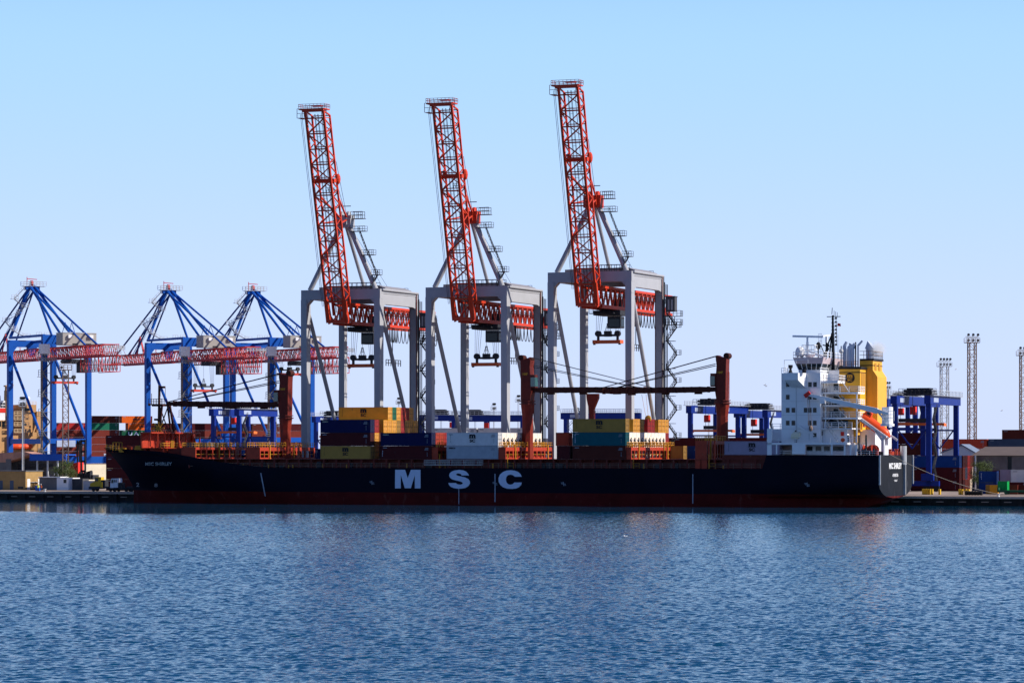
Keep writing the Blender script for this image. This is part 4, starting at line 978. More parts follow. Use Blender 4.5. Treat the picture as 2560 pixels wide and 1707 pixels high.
mg = mat('faded lettering', (.35, .33, .25), .7)
onship(t1, 0, 2, 'navy', 'navy container with small yellow lettering, third level of the front stack', G1, logo=([('seaco', .5, 2.35, 1.4, .25, .03)], mg))
for r, c in ((1, 'yellow'),): onship(t1, r, 0, c, 'yellow container end in the bottom level just behind the tan container', G1)
onship(t1, 1, 1, 'yellow', 'yellow container end behind the maroon container, second level of the front stack', G1)
onship(t1, 1, 2, 'red', 'red container end behind the navy container of the front stack', G1)
onship(t1, 2, 1, 'brown', 'brown container deep in the front stack on the second level', G1); onship(t1, 2, 0, 'brown', 'brown container deep in the front stack on the deck', G1)
for r, c in zip(range(3, 11), ['yellow', 'yellow', 'yellow', 'tan', 'red', 'yellow', 'yellow', 'yellow']):
    onship(t1, r, 2, c, f'{c} container end, {NTH[r-3]} from the left in third level of the front stack', G1)
for r, c in zip(range(4, 10), ['yellow', 'green', 'yellow', 'red', 'redorange', 'yellow']):
    lb = 'bright yellow container with black msc letters on top of the front stack' if r == 4 else f'{NAMES.get(c, c)} container end, {NTH[r-4]} from the left in top row of the front stack'
    onship(t1, r, 3, c, lb, G1, logo=('msc', M_black) if r == 4 else None)
t2 = srow(952)
onship(t2, 0, 0, 'maroon', 'very dark maroon container on deck just above the large M', G2, logo=([('J', .35, 1.5, .15, .35, .03), ('P', .35, 1.0, .15, .35, .03), ('L', .35, .6, .15, .35, .03)], M_letter))
onship(t2, 0, 1, 'navy', 'navy container with orange lettering above the dark maroon one over the letter M', G2, logo=([('seaco', .5, 2.3, 1.4, .28, .03)], mg))
for r, c in ((1, 'redorange'), (2, 'redorange'), (3, 'red'), (4, 'brick')):
    onship(t2, r, 1, c, f'{c} container end, {NTH[r]} row behind the navy container over the letter M'.replace('redorange', 'orange red'), G2)
    if r < 3: onship(t2, r, 0, 'brick', f'brick red container end on deck, {NTH[r]} row behind the dark maroon container over the M', G2)
t3 = srow(1116.5)
onship(t3, 0, 0, 'lightgrey', 'light grey container with small dark lettering, lower one above the large S', G3, logo=([('seaco', .5, 2.25, 1.6, .3, .04)], M_black))
onship(t3, 0, 1, 'white', 'pale grey container with black msc letters above the large S', G3, logo=('msc', M_black))
for r in range(1, 11):
    onship(t3 + .0, r, 1, 'white', f'white refrigerated container with round fan, {NTH[r]} row before the midships deck crane', G3, kind='reefer', L=12.19)
t4 = srow(1431.5)
onship(t4, 0, 0, 'brown', 'dark brown container on deck under the teal one', G4); onship(t4, 0, 1, 'teal', 'teal container with white vertical lettering in the aft stack', G4, logo=([('H', .5, 2.2, .2, .3, .04), ('Y', .5, 1.8, .2, .3, .04), ('U', .5, 1.4, .2, .3, .04), ('N', .5, 1.0, .2, .3, .04), ('D', .5, .6, .2, .3, .04)], M_letter))
onship(t4, 0, 2, 'tan', 'tan container with black msc letters on top of the aft stack', G4, logo=('msc', M_black))
for r in range(1, 11):
    onship(t4, r, 1, 'white', f'white refrigerated container with round fan, {NTH[r]} row behind the teal container', G4, kind='reefer')
    if r > 1: onship(t4, r, 0, 'white', f'white refrigerated container behind lashing bridge posts, {NTH[r]} row of the aft stack', G4, kind='reefer')
onship(t4, 11, 1, 'red', 'red container at the far end of the aft stack second level', G4)
for r, c in ((2, 'yellow'), (3, 'yellow'), (4, 'yellow'), (6, 'red'), (7, 'red'), (9, 'yellow'), (10, 'yellow'), (11, 'yellow')):
    onship(t4, r, 2, c, f'{c} container end, {NTH[r]} row behind the tan container on top of the aft stack', G4)
onship(T(1392, WR0), 0, 0, 'maroon', 'short dark maroon container on deck just forward of the brown one', G4, L=2.99)
onship(T(1400, 8), 2, 1, 'redorange', 'orange red container end behind the teal container of the aft stack', G4, L=2.99)
onship(T(1674, 22), 9, 0, 'tan', 'small tan container behind the lashing bridge near the aft deck crane', G4, L=2.99)
onship(T(1690, 28), 11, 0, 'blue', 'blue container tucked behind the small tan one on the ship', G4, L=6.06, detail=False)
container(F(T(1811, WR0), WR0, 11.1), QZ, 'lilac', 'pale lilac container with black msc letters beside the white superstructure', 'containers stacked by the superstructure', L=9.2 if False else 12.19, logo=('msc', M_black))
mb = MB(); a = T(1805, 1); mb.box(a, TB - .2, .9, 29, 8.15, 11.05); mb.build('aft_hatch', M_deck, ship)
# ------------------------------------------------------------------ big ship-to-shore cranes (booms raised)
def sts_crane(px_l1, dH, label):
    w0 = 35.0; t = T(px_l1, w0); zq = 2.0
    root = thing('gantry_crane', label, 'crane', F(t, w0, zq), -A1, 'ship to shore cranes with raised orange booms')
    SP = 20.3; GA = 21.6; zt = 49.8 + dH; cx = 9.4; lw = 1.5; ld = 1.7
    for i, (x, y, d2) in enumerate(((0, 0, 2.3), (SP - lw, 0, 1.7), (0, GA, 1.2), (SP - lw, GA, 1.7))):
        mb = MB(); zb = 4.2
        mb.bar((x + lw / 2, y, zb), (x + lw / 2, y, zt - 2.3), lw, ld, up=(0, 1, 0), w2=lw, h2=ld + (.6 if y == 0 else 0))
        mb.box(x - .05, x + lw + .05, y - ld / 2 - .12, y + ld / 2 + .12, zt - 5.0, zt - 4.85)
        mb.build('leg', M_grey, root)
    # portal beams
    for y in (0, GA):
        mb = MB(); mb.box(-.0, SP, y - 1.0, y + 1.0, zt - 2.35, zt)
        mb.prism([(lw, zt - 2.35), (lw + 1.0, zt - 2.35), (lw, zt - 3.4)], 'y', y - .9, y + .9)
        mb.prism([(SP - lw, zt - 2.35), (SP - lw, zt - 3.4), (SP - lw - 1.0, zt - 2.35)], 'y', y - .9, y + .9)
        mb.build('portal_beam', M_grey, root)
    for x in (0, SP - lw):
        mb = MB(); zb = zt - (2.3 if x == 0 else 3.7); mb.prism([(1.0, zt - .3), (GA - 1.0, zt - .05), (GA - 1.0, zb - .1), (GA - 2.6, zb + .2), (2.6, zb + .2), (1.0, zb - .6)], 'x', x + .1, x + lw - .1)
        mb.build('side_beam', M_grey, root)
        mb = MB(); mb.tube((x + lw / 2 + .9, 0, zt - .15), (x + lw / 2 + .9, GA, zt - .1), .28, 8); mb.tube((x + lw / 2 + .6, 0, zt - .9), (x + lw / 2 + .6, GA, zt - .7), .2, 8)
        mb.build('tie_pipe', M_grey, root)
        mb = MB(); mb.tube((x + lw / 2, .9, zt - 4.2), (x + lw / 2, GA - .4, 12), .48, 10); mb.build('diagonal_brace', M_grey, root)
        mb = MB(); mb.box(x + .05, x + lw - .05, -2, GA + 2, 4.2, 6.0); mb.build('sill_beam', M_grey, root)
        for y in (0, GA):
            mb = MB(); mb.box(x - .2, x + lw + .2, y - 3.2, y + 3.2, 3.0, 4.2)
            for k in range(4): mb.lathe([(.45, -.3), (.45, .3)], (x + lw / 2, y - 2.4 + k * 1.6, 2.53), 12, 'x')
            mb.build('wheel_bogie', M_dark, root)
    # machine house on the portal
    mb = MB(); mb.prism([(2.2, zt), (2.2, zt + .9), (SP - 3, zt + 1.15), (SP - 1.0, zt + .5), (SP - 1.0, zt)], 'y', 4.5, GA - 1.2)
    mb.build('machine_house', mat('machine house grey', (.26, .25, .27), .6, var=.04), root)
    mb = MB(); 
    mb.rail([(SP * .42, 1.4, zt + .05), (SP - 2, 1.4, zt + .05)], 1.6, .05, 1.3, 2); mb.rail([(SP * .42, 3.6, zt + .05), (SP - 2, 3.6, zt + .05)], 1.6, .05, 1.3, 2)
    mb.rail([(1.5, GA - 1, zt + .05), (SP - 2, GA - 1, zt + .05)], 1.1, .04, 2, 2); mb.build('railing', M_dark, root)
    # A frame
    zA = zt + 16.2; xb = cx + 1.4; ap = Vector((xb, .4, zA))
    for nm, q, r in (('mast_leg', (1.8, .2, zt), .62), ('mast_leg', (SP - 1.6, .2, zt), .62), ('back_stay', (xb - .6, GA * .62, zt + .5), .42)):
        mb = MB(); mb.tube(ap + Vector(((-.7 if q[0] < xb - 2 else .7 if q[0] > xb + 2 else 0), 0, -.5)), q, r, 12); mb.tube(q, (q[0], q[1], zt - .3), r + .15, 12); mb.build(nm, M_grey, root)
    mb = MB(); mb.box(xb - 2.2, xb + 1.9, -.9, 1.6, zA - 1.6, zA + 1.2); mb.box(xb - 1.3, xb + 1.1, -1.5, -.9, zA - 1.0, zA + .6)
    mb.lathe([(.9, -.3), (.9, .3)], (xb - .8, .3, zA + 1.3), 14, 'x'); mb.lathe([(.9, -.3), (.9, .3)], (xb + .9, .3, zA + 1.3), 14, 'x')
    mb.build('mast_head', M_orange if label.find('left') < 0 else M_grey, root)
    mb = MB(); mb.bar((xb - 2.6, 0, zA + 3.4), (xb + 1.6, 0, zA + 3.4), .18); mb.bar((xb - 2.2, 0, zA + 1), (xb - 2.2, 0, zA + 3.4), .12)
    P = [(xb + 2, .4, zA + .4), (xb + 5, .4, zA + .4)]; mb.bar(P[0], P[1], 1.6, .12); mb.rail(P, 1.6, .05, 1, 2)
    mb.rail([(xb + 2, -1, zA + .4), (xb + 5, -1, zA + .4)], 1.6, .05, 1, 2)
    lv = [(xb + 3.6, zA - 2.4), (xb + 8.6, zA - 8.4), (xb + 12.0, zA - 13.3), (SP - 2.2, zt + .3)]
    lv = [(xb + 1.8, zA - 2.6, 3.8), (xb + 4.6, zA - 8.2, 3.2), (xb + 7.2, zA - 12.9, 2.2)]
    for x, z, l in lv:
        mb.bar((x, -.2, z), (x + l, -.2, z), 1.5, .14); mb.rail([(x, -.95, z), (x + l, -.95, z)], 1.2, .035, 1.1, 2); mb.rail([(x, .55, z), (x + l, .55, z)], 1.2, .035, 1.1, 2)
    for (x, z, l), (x2, z2, l2) in zip(lv, lv[1:]):
        a = Vector((x + l * .55, -.2, z)); b = Vector((x2 + l2 * .5, -.2, z2)); mb.bar(a + Vector((0, .3, 0)), b + Vector((0, .3, 0)), .08); mb.bar(a + Vector((0, -.3, 0)), b + Vector((0, -.3, 0)), .08)
        for q in range(9): p = a.lerp(b, (q + .5) / 9); mb.bar(p + Vector((0, -.3, 0)), p + Vector((0, .3, 0)), .1); mb.rail([a + Vector((0, -.4, 0)), b + Vector((0, -.4, 0))], 1.0, .05, .9, 1)
    x, z, l = lv[-1]; a = Vector((x + l * .6, -.2, z)); b = Vector((x + l * .6 - 1.9, -.2, zt)); mb.bar(a, b, .9, .1); mb.rail([a, b], 1.0, .05, .7, 1)
    mb.build('access_stair', mat('stair grey', (.06, .062, .07), .6), root)
    # girder (through the portal, landwards)
    zg0 = zt - 7.9; zg1 = zt - 3.5
    mb = MB(); truss(mb, (xb, -1.2, (zg0 + zg1) / 2), (xb, 50, (zg0 + zg1) / 2), 4.6, zg1 - zg0, 16, .27, .13, faces='tbs')
    mb.bar((xb - 2.3, -1.2, zg0), (xb - 2.3, 50, zg0), .5, .8); mb.bar((xb + 2.3, -1.2, zg0), (xb + 2.3, 50, zg0), .5, .8)
    mb.build('girder', M_orange, root)
    mb = MB()
    for x in (xb - 2.9, xb + 2.9): mb.bar((x, 8, zg1 - 1.9), (x, 50, zg1 - 1.9), .7, .08); mb.rail([(x, 8, zg1 - 1.9), (x, 50, zg1 - 1.9)], 1.1, .04, 1.6, 2)
    mb.rail([(xb + 2, 20, zg0 - 9.5), (xb + 2, 29, zg0 - 9.5)], 1.5, .08, 1.6, 2); mb.bar((xb + 2, 24, zg0 - 8), (xb + 2, 24, zg0), .15)
    mb.build('girder_walkway', M_dark, root)
    # boom
    al = radians(75); bd = Vector((0, -cos(al), sin(al))); nd = Vector((0, sin(al), cos(al)))
    h0 = Vector((xb, -4.2, zg0)); L = 49.9; n = 14; hw = 2.25; dp = 3.3
    def B(l, sx, k): return h0 + bd * l + nd * (dp * k) + Vector((sx * hw, 0, 0))
    mb = MB(); zl = 3.6
    for sx in (-1, 1):
        mb.bar(B(0, sx, 0), B(L, sx, 0), .52, .52); mb.bar(B(1, sx, 1), B(L - 1.6, sx, 1), .38, .38)
        mb.bar(B(L, sx, 0), B(L - 1.6, sx, 1), .3)
    N = int((L - 5) / zl)
    for i in range(N + 1):
        l = 5 + i * zl
        mb.bar(B(l, -1, 0), B(l, 1, 0), .30); mb.bar(B(l, -1, 1), B(l, 1, 1), .2)
        for sx in (-1, 1): mb.bar(B(l, sx, 0), B(l + (1.0 if i < N else -.5), sx, 1), .2)
        if i < N:
            a, b = (-1, 1) if i % 2 else (1, -1)
            mb.bar(B(l, a, 0), B(l + zl, b, 0), .26)
            mb.bar(B(l, -a, 1), B(l + zl, -b, 1), .2)
            for sx in (-1, 1): mb.bar(B(l + zl, sx, 0), B(l + 1.0, sx, 1), .24)
    mb.add([B(0, -1, 0), B(0, 1, 0), B(5, 1, 0), B(5, -1, 0)], [])
    for sx in (-1, 1):
        for kk in (0,):
            p = [B(-.4, sx, 0), B(5.2, sx, 0), B(4.4, sx, .42), B(1.2, sx, .55), B(-.4, sx, 1)]
            mb.add([q + Vector((-.12, 0, 0)) for q in p] + [q + Vector((.12, 0, 0)) for q in p], [(0, 1, 2, 3, 4), (9, 8, 7, 6, 5)] + [(i, (i + 1) % 5, 5 + (i + 1) % 5, 5 + i) for i in range(5)])
            q0, q1 = B(0, sx, 0), B(5.4, sx, 0); mb.bar(q0, q1, .95, .6)
    mb.bar(B(.3, -1, 0), B(.3, 1, 0), 1.2, .7); mb.bar(B(-.1, -1, .5), B(-.1, 1, .5), .7, .7); mb.bar(B(4.6, -1, .5), B(4.6, 1, .5), .4)
    for a, b in ((0, 4.5), (4.5, 0)): mb.bar(B(a, -1, .95), B(b, 1, .95), .25)
    for l in (33.3,):
        mb.bar(B(l, -1.2, .45), B(l, 1.2, .45), 1.3, .9); mb.ball(tuple(B(l, 1.15, 1.05)), .9, (.6, .9, 1.4)); mb.ball(tuple(B(l, -1.15, 1.05)), .7, (.6, .9, 1.4))
    bo = mb.build('boom', M_orange, root)
    mb = MB()   # inner walkway, rails and pulleys seen through the lattice
    for sx in (-.35, .05, .42): mb.bar(B(2, sx, .5), B(L - 1, sx, .5), .1)
    for sx in (-.3, -.06): 
        for k in range(32): l = 3 + k * 1.45; mb.bar(B(l, sx - .12, .55), B(l, sx + .12, .55), .06)
        mb.bar(B(2, sx, .55), B(L - 1, sx, .55), .06)
    for k in range(5): mb.bar(B(7 + k * 9.2, -.9, .1), B(7 + k * 9.2, -.5, .1), .5, .25)
    mb.rail([B(30.5, .0, .5), B(30.5, .9, .5)], 1.1, .05, .8, 2)
    mb.bar(B(3, .7, .8), B(10, .7, .8), .14)
    mb.build('boom_walkway', M_dark, bo)
    mb = MB(); tp = B(L, 0, .45)
    mb.bar(tp + Vector((-4.0, 0, .1)), tp + Vector((2.6, 0, .1)), 3.0, .25); mb.bar(tp + Vector((-3, -1.5, -.2)), tp + Vector((2.4, -1.5, -.2)), .5, .8); mb.bar(tp + Vector((-1.2, 0, .9)), tp + Vector((1.2, 0, .9)), 1.8, .2)
    mb.build('tip_platform', M_orange, bo)
    mb = MB(); q = [tp + Vector((x, y, .3)) for x, y in ((-4.0, -1.5), (2.6, -1.5), (2.6, 1.5), (-4.0, 1.5), (-4.0, -1.5))]; mb.rail(q, .95, .04, .9, 2)
    q = [tp + Vector((x, y, -1.9)) for x, y in ((-4.3, -1.6), (-3.0, -1.6), (-3.0, 1.6))]; mb.rail(q, 2.1, .05, 1, 2); q = [tp + Vector((x, y, -1.5)) for x, y in ((1.9, -1.6), (3.1, -1.6))]; mb.rail(q, 2.1, .05, 1, 2)
    mb.bar(tp + Vector((-4.3, 0, -1.9)), tp + Vector((-3, 0, -1.9)), 3, .1)
    mb.build('platform_railing', mat('tip rail', (.30, .10, .12), .6), bo)
    mb = MB()
    for sx in (-1.25, -1.4): mb.tube(B(L - .5, sx, -.3), B(4, sx, -.15), .05, 5)
    mb.tube(B(L * .75, 1.1, 1.1), ap + Vector((.3, 0, 1.4)), .05, 5); mb.tube(B(L * .68, .8, 1.1), ap + Vector((.1, 0, 1.4)), .05, 5)
    mb.tube(B(L * .68, -.8, 1.1), ap + Vector((-.6, 0, 1.4)), .05, 5)
    mb.tube(ap + Vector((.4, .5, -1)), (xb + 2.5, GA * .8, zt + 1), .04, 5); mb.tube(ap + Vector((.8, .5, -1)), (xb + 3.8, GA * .8, zt + 1), .04, 5)
    mb.build('hoist_rope', M_cable, root)
    mb = MB()
    for sx in (-.8, .8):
        a = B(29.2, sx * 1.2, 1.0); b = ap + Vector((sx * 1.0, -.6, .3)); mb.bar(a, b, .35); mb.bar(B(23.0, sx * 1.2, 1.0), b, .3)
    mb.build('boom_link', M_orange, root)
    # trolley, cab, spreader
    yt = 13.5
    mb = MB(); mb.box(xb - 3.4, xb + 3.2, yt - 4.2, yt + 3.5, zg0 - 1.6, zg0 - .5); mb.box(xb - 2.4, xb + 2.0, yt - 2.0, yt + 2.6, zg0 - .5, zg0 + .4)
    mb.box(xb - 4.0, xb + 2.0, yt - 5.4, yt - 4.2, zg0 - 1.3, zg0 - 1.1); mb.rail([(xb - 4, yt - 5.4, zg0 - 1.3), (xb + 2.0, yt - 5.4, zg0 - 1.3)], 1.2, .05, 1, 2)
    mb.box(xb + .5, xb + 2.3, yt - 1.2, yt + 1.4, zg0 + .4, zg0 + 2.2)
    tr = mb.build('trolley', M_dark, root)
    mb = MB(); mb.box(xb - .2, xb + 3.0, yt - 3.4, yt - .6, zg0 - 4.6, zg0 - 1.9); cab = mb.build('operator_cab', M_dark, tr)
    mb = MB(); mb.box(xb + .1, xb + 2.7, yt - 3.45, yt - 3.3, zg0 - 4.3, zg0 - 2.5); mb.box(xb + 2.9, xb + 3.06, yt - 3.1, yt - .8, zg0 - 4.2, zg0 - 2.5); mb.build('cab_window', M_glass, tr)
    zs = Z(852, T(1530, 47), 47) if dH > 1 else Z(918, T(911, 47), 47) + .6
    sprd(root, xb - .9, yt - 1.0, zs, zg0 - 1.2, L=6.1)
    # festoon
    mb = MB(); y = yt + 3.6
    while y < 48:
        y2 = y + (1.0 if y < 24 else 2.3); pts = [Vector((xb + 3.3, y + (y2 - y) * k / 8, zg0 - .5 - 3.4 * (1 - abs(2 * k / 8 - 1) ** 2.6))) for k in range(9)]
        mb.poly(pts, .09, 5); y = y2
    mb.bar((xb + 3.3, yt, zg0 - .4), (xb + 3.3, 50, zg0 - .4), .15); mb.build('festoon_cable', M_cable, root)
    # stair tower, lift and cable guide on the rear right leg
    mb = MB(); x0, x1 = SP + .2, SP + 3.6; y = GA
    mb.bar((SP + .45, y - .2, 4), (SP + .45, y - .2, zt - 1.5), .25, .3); mb.box(SP - .05, SP + .12, y + .3, y + .7, 5, zt - .3)
    for xx in (SP + .9,): mb.bar((xx, y - .4, 4), (xx, y - .4, zt - 2), .16); mb.bar((xx, y + .6, 4), (xx, y + .6, zt - 2), .16)
    z = 5.5; k = 0
    while z < zt - 12:
        mb.bar((SP + 1.0, y, z), (SP + 3.4, y, z + 3.2), .8, .1); mb.rail([(SP + 1.0, y - .45, z), (SP + 3.4, y - .45, z + 3.2)], 1.0, .05, .8, 2)
        mb.bar((SP + 3.4, y, z + 3.2), (SP + 1.0, y, z + 6.4), .8, .1); mb.rail([(SP + 3.4, y - .45, z + 3.2), (SP + 1.0, y - .45, z + 6.4)], 1.0, .05, .8, 2)
        mb.bar((SP + 2.8, y, z + 3.2), (SP + 4.3, y, z + 3.2), 1.4, .1); mb.rail([(SP + 2.9, y - .8, z + 3.2), (SP + 4.3, y - .7, z + 3.2), (SP + 4.3, y + .7, z + 3.2)], 1.1, .035, .9, 2)
        mb.bar((SP + .6, y, z), (SP + 3.0, y, z), 1.4, .12); z += 6.4
    for zz in (zt - 9.5, zt - 11.5): mb.bar((SP + .6, y, zz), (SP + 4.6, y, zz), 1.6, .12); mb.rail([(SP + 1, y - .8, zz), (SP + 4.6, y - .8, zz), (SP + 4.6, y + .8, zz)], 1.3, .05, .9, 2)
    mb.build('stair_tower', mat('stair grey', (.06, .062, .07), .6), root)
    mb = MB(); mb.box(SP + 1.0, SP + 3.2, y - .9, y + .9, zt - 8.4, zt - 5.0); mb.box(SP + .9, SP + 3.3, y - 1, y + 1, zt - 5.0, zt - 4.8); e = mb.build('electrical_cabinet', mat('cabinet grey', (.07, .07, .08), .6), root)
    mb = MB(); mb.box(SP + 1.5, SP + 1.9, y - .94, y - .88, zt - 8.0, zt - 5.6); mb.box(SP + 2.3, SP + 2.7, y - .94, y - .88, zt - 8.0, zt - 5.6); build_each(mb, 'cabinet_panel', M_grey, e)
    mb = MB(); mb.box(SP + .06, SP + .16, y - .9, y - .6, 8, zt - .2); mb.box(SP - lw - .14, SP - lw, y - 1.0, y - .75, 8, zt - 3); mb.build('cable_guide', M_deck, root)
    return root
def sprd(root, x, y, z, ztr, s=1.0, mo=None, ropes=True, L=6.6):
    """hoisted spreader with head block, z is its centre height"""
    mb = MB(); h = L / 2 * s
    mb.bar((x - h, y, z - .2), (x + h, y, z - .2), 1.1 * s, .8 * s)
    for sx in (-1, 1): mb.box(x + sx * h - .35, x + sx * h + .35, y - 1.2 * s, y + 1.2 * s, z - .6 * s, z + .2 * s)
    sp = mb.build('spreader', mo or mat('spreader orange', (.62, .12, .04), .5, var=.2, scale=1), root)
    mb = MB()
    mb.bar((x - h * .85, y, z + 1.3 * s), (x + h * .85, y, z + 1.3 * s), .7 * s, .5 * s)
    for sx in (-1, 1): mb.lathe([(.7 * s, -.5), (.7 * s, .5)], (x + sx * h * .78, y, z + 1.7 * s), 12, 'y'); mb.bar((x + sx * h * .78, y, z + .2), (x + sx * h * .78, y, z + 1.6 * s), .5)
    for sx in (-1, 1): mb.box(x + sx * (h + .05) - .25, x + sx * (h + .05) + .25, y - .9, y - .5, z - .9 * s, z)
    mb.box(x - .8 * s, x + .8 * s, y - .6, y + .6, z + 1.0 * s, z + 2.3 * s)
    for a, b in ((-.7, -.15), (.7, .15), (-.25, -.1), (.25, .1)): mb.bar((x + a * s, y, z + 2.3 * s), (x + b * s, y, z + 4.0 * s), .1)
    mb.bar((x - .3 * s, y, z + 4.0 * s), (x + .3 * s, y, z + 4.0 * s), .2); mb.bar((x - .5 * s, y, z + 3.1 * s), (x + .5 * s, y, z + 3.1 * s), .12)
    mb.build('head_block', M_dark, root)
    mb = MB()
    for sx in (-1, 1):
        for o in (-.5, -.15, .2, .6): mb.tube((x + sx * h * .78 + o, y, z + 2.0), (x + sx * h * .78 + o * 1.5 - sx * .3, y, ztr), .045, 5)
    mb.tube((x, y, z + 4 * s), (x, y, ztr), .045, 5); mb.build('hoist_rope', M_cable, root)
sts_crane(757, 0.0, 'leftmost of the three tall grey cranes with a raised orange boom')
sts_crane(1068, 0.1, 'middle one of the three tall grey cranes with a raised orange boom')
sts_crane(1373, 2.95, 'tallest grey crane with a raised orange boom, rightmost of the three')
# ------------------------------------------------------------------ blue cranes on the far pier (booms lowered)
def blue_crane(x0, zoff, label, spz):
    K = K2; zq = 2.0
    root = thing('gantry_crane', label, 'crane', G(x0, 0, zq), A2, 'blue cranes on the far pier with lowered red booms')
    def zz(z): return 12 + (z - 12) * K + (zoff if z > 13 else 0)
    SP = 15.5 * K; GA = 29.3 * K; cx = SP / 2; lw = 1.7
    zt = zz(49.7)
    for x, y in ((0, 0), (SP, 0), (0, -GA), (SP, -GA)):
        mb = MB(); mb.bar((x, y, 4), (x, y, zt - 2.4), lw, lw, up=(0, 1, 0), w2=lw, h2=lw * 1.15); mb.box(x - 1.0, x + 1.0, y - 3.2, y + 3.2, 2.8, 4.2); mb.build('leg', M_blue, root)
    for y in (0, -GA):
        mb = MB(); mb.box(-.85, SP + .85, y - .8, y + .8, zt - 3.4 if y == 0 else zt - 3.2, zt if y else zt - 1.0)
        mb.prism([(.85, zt - 3.4), (2.4, zt - 3.4), (.85, zt - 5.4)], 'y', y - .75, y + .75); mb.build('portal_beam', M_blue, root)
        mb = MB(); mb.box(.85, SP - .85, y - .6, y + .6, zz(14.3), zz(15.9)); mb.build('sill_beam', M_blue, root)
    for x in (0, SP):
        mb = MB(); mb.bar((x, 0, zt - .2), (x, -GA, zt - .2), .9, .8); mb.build('tie_beam', M_blue, root)
        mb = MB(); mb.tube((x, -.9, zt - 6.6), (x, -GA + 1, zz(15)), .5, 10); mb.build('diagonal_brace', M_blue, root)
        mb = MB(); mb.box(x - .55, x + .55, -GA + .85, -.85, zz(14.2), zz(15.8)); mb.build('sill_beam', M_blue, root)
    mb = MB(); mb.bar((cx, 0, zt - 1.6), (cx, -GA, zt - 1.2), 1.0, .9)
    mb.prism([(cx - 1.8, zt - 3.4), (cx + 1.8, zt - 3.4), (cx + .8, zt - 7.0), (cx - .8, zt - 7.0)], 'y', -.7, .7); mb.build('girder_hanger', M_blue, root)
    zA = zz(67); ap = Vector((cx, 0, zA))
    for nm, q, r in (('mast_leg', (.2, 0, zt), .55), ('mast_leg', (SP - .2, 0, zt), .45), ('back_leg', (cx - 2.0, -GA, zt), .42), ('back_leg', (cx + 2.0, -GA, zt), .42)):
        mb = MB(); mb.tube(ap + Vector((-.8 if q[0] < cx else .8, -.4, 0)), q, r + .1, 8, r); mb.build(nm, M_blue, root)
    zg0, zg1 = zz(42.3), zz(45.7); yb = -66 * K + 1
    mb = MB()
    for s in (-1.2, 1.2): mb.tube(ap + Vector((s, 0, -.2)), (cx + s * 2, yb + 16, zg1), .36, 8)
    for s in (-1.2, 1.2):
        p = ap.lerp(Vector((cx, yb + 16, zg1)), .62); mb.tube((cx + s, p.y, p.z), (cx + s, p.y + 3, zz(50)), .12, 6); mb.tube((cx + s, p.y, p.z), (cx + s, p.y - 3, zz(50)), .12, 6)
    mb.build('backstay', M_blue, root)
    mb = MB()
    for s in (-1.2, 1.2):
        mb.tube(ap + Vector((s, 0, -.2)), (cx + s * 2, 24, zg1), .3, 8); mb.tube(ap + Vector((s, 0, -.8)), (cx + s * 2, 41, zg1), .3, 8)
    for s in (-.5, .5): mb.tube(ap + Vector((s, 0, -.2)), (cx + s, 30, zg1), .07, 5); mb.tube(ap + Vector((s, 0, -.2)), (cx + s, 33, zg1), .07, 5)
    mb.build('forestay', M_navyc if False else mat('stay dark blue', (.01, .05, .25), .5), root)
    mb = MB(); mb.box(cx - 2.6, cx + 2.6, -1.3, 1.3, zA - 1.4, zA - .2); mb.build('mast_head', M_blue, root)
    mb = MB(); mb.lathe([(1.0, -.4), (1.0, .4)], (cx, 0, zA + 1.0), 12, 'x'); mb.bar((cx - 1.8, 0, zA), (cx - 1.8, 0, zA + 3.2), .2); mb.bar((cx - 1.8, 0, zA + 2.6), (cx + 2.0, 0, zA + 2.4), .25); mb.build('sheave', M_truss, root)
    mb = MB(); mb.bar((cx - 3.6, 0, zA - .1), (cx + 4.6, -1, zA - .1), 3, .15); mb.rail([(cx - 3.6, -1.5, zA), (cx + 4.6, -2.5, zA)], 1.5, .06, 1.2, 2); mb.rail([(cx - 3.6, 1.5, zA), (cx + 4.6, .5, zA)], 1.5, .06, 1.2, 2)
    # zigzag stair along the left mast leg
    q = Vector((.2, 0, zt)); a = ap + Vector((-2.5, -.4, -1)); pts = []
    for k, o in ((0, -1.0), (.22, -3.6), (.38, 1.2), (.52, -.2), (.68, -4.4), (.86, -.4), (1.0, 5.4)): p = a.lerp(q, k); pts.append(p + Vector((o, -1.2, 0)))
    for u, v in zip(pts, pts[1:]): mb.bar(u, v, .9, .15); mb.rail([u, v], 1.0, .05, 1.4, 1)
    for p in pts[1:]: mb.bar(p + Vector((-1.2, 0, 0)), p + Vector((1.4, 0, 0)), 1.5, .15); mb.rail([p + Vector((-1.2, -.7, 0)), p + Vector((1.4, -.7, 0))], 1.4, .06, 1.1, 2)
    mb.build('mast_stair', M_steel, root)
    for x in (9.5, 12.5): MB().rail([(x, -1.5, zt), (x + 2, -1.5, zt)], 2.0, .06, 1, 2).build('portal_railing', M_steel, root)
    mb = MB()
    for s in (-1, 1): truss(mb, (cx + s * 2.6, 0, (zg0 + zg1) / 2), (cx + s * 2.6, yb, (zg0 + zg1) / 2), .7, zg1 - zg0, 19, .16, .085, faces='s')
    for k in range(15): y = -k * (-yb) / 14; mb.bar((cx - 2.6, y, zg1), (cx + 2.6, y, zg1), .25)
    mb.bar((cx - 3, 0, zg0 - .1), (cx - 3, yb, zg0 - .1), .6, .55); mb.bar((cx + 3, 0, zg0 - .1), (cx + 3, yb, zg0 - .1), .6, .55)
    mb.build('girder', M_truss, root)
    mb = MB()
    for s in (-1, 1): truss(mb, (cx + s * 2.6, 1, (zg0 + zg1) / 2 - .2), (cx + s * 2.6, 46, (zg0 + zg1) / 2 - .2), .7, 3.2 * K, 13, .15, .08, faces='s')
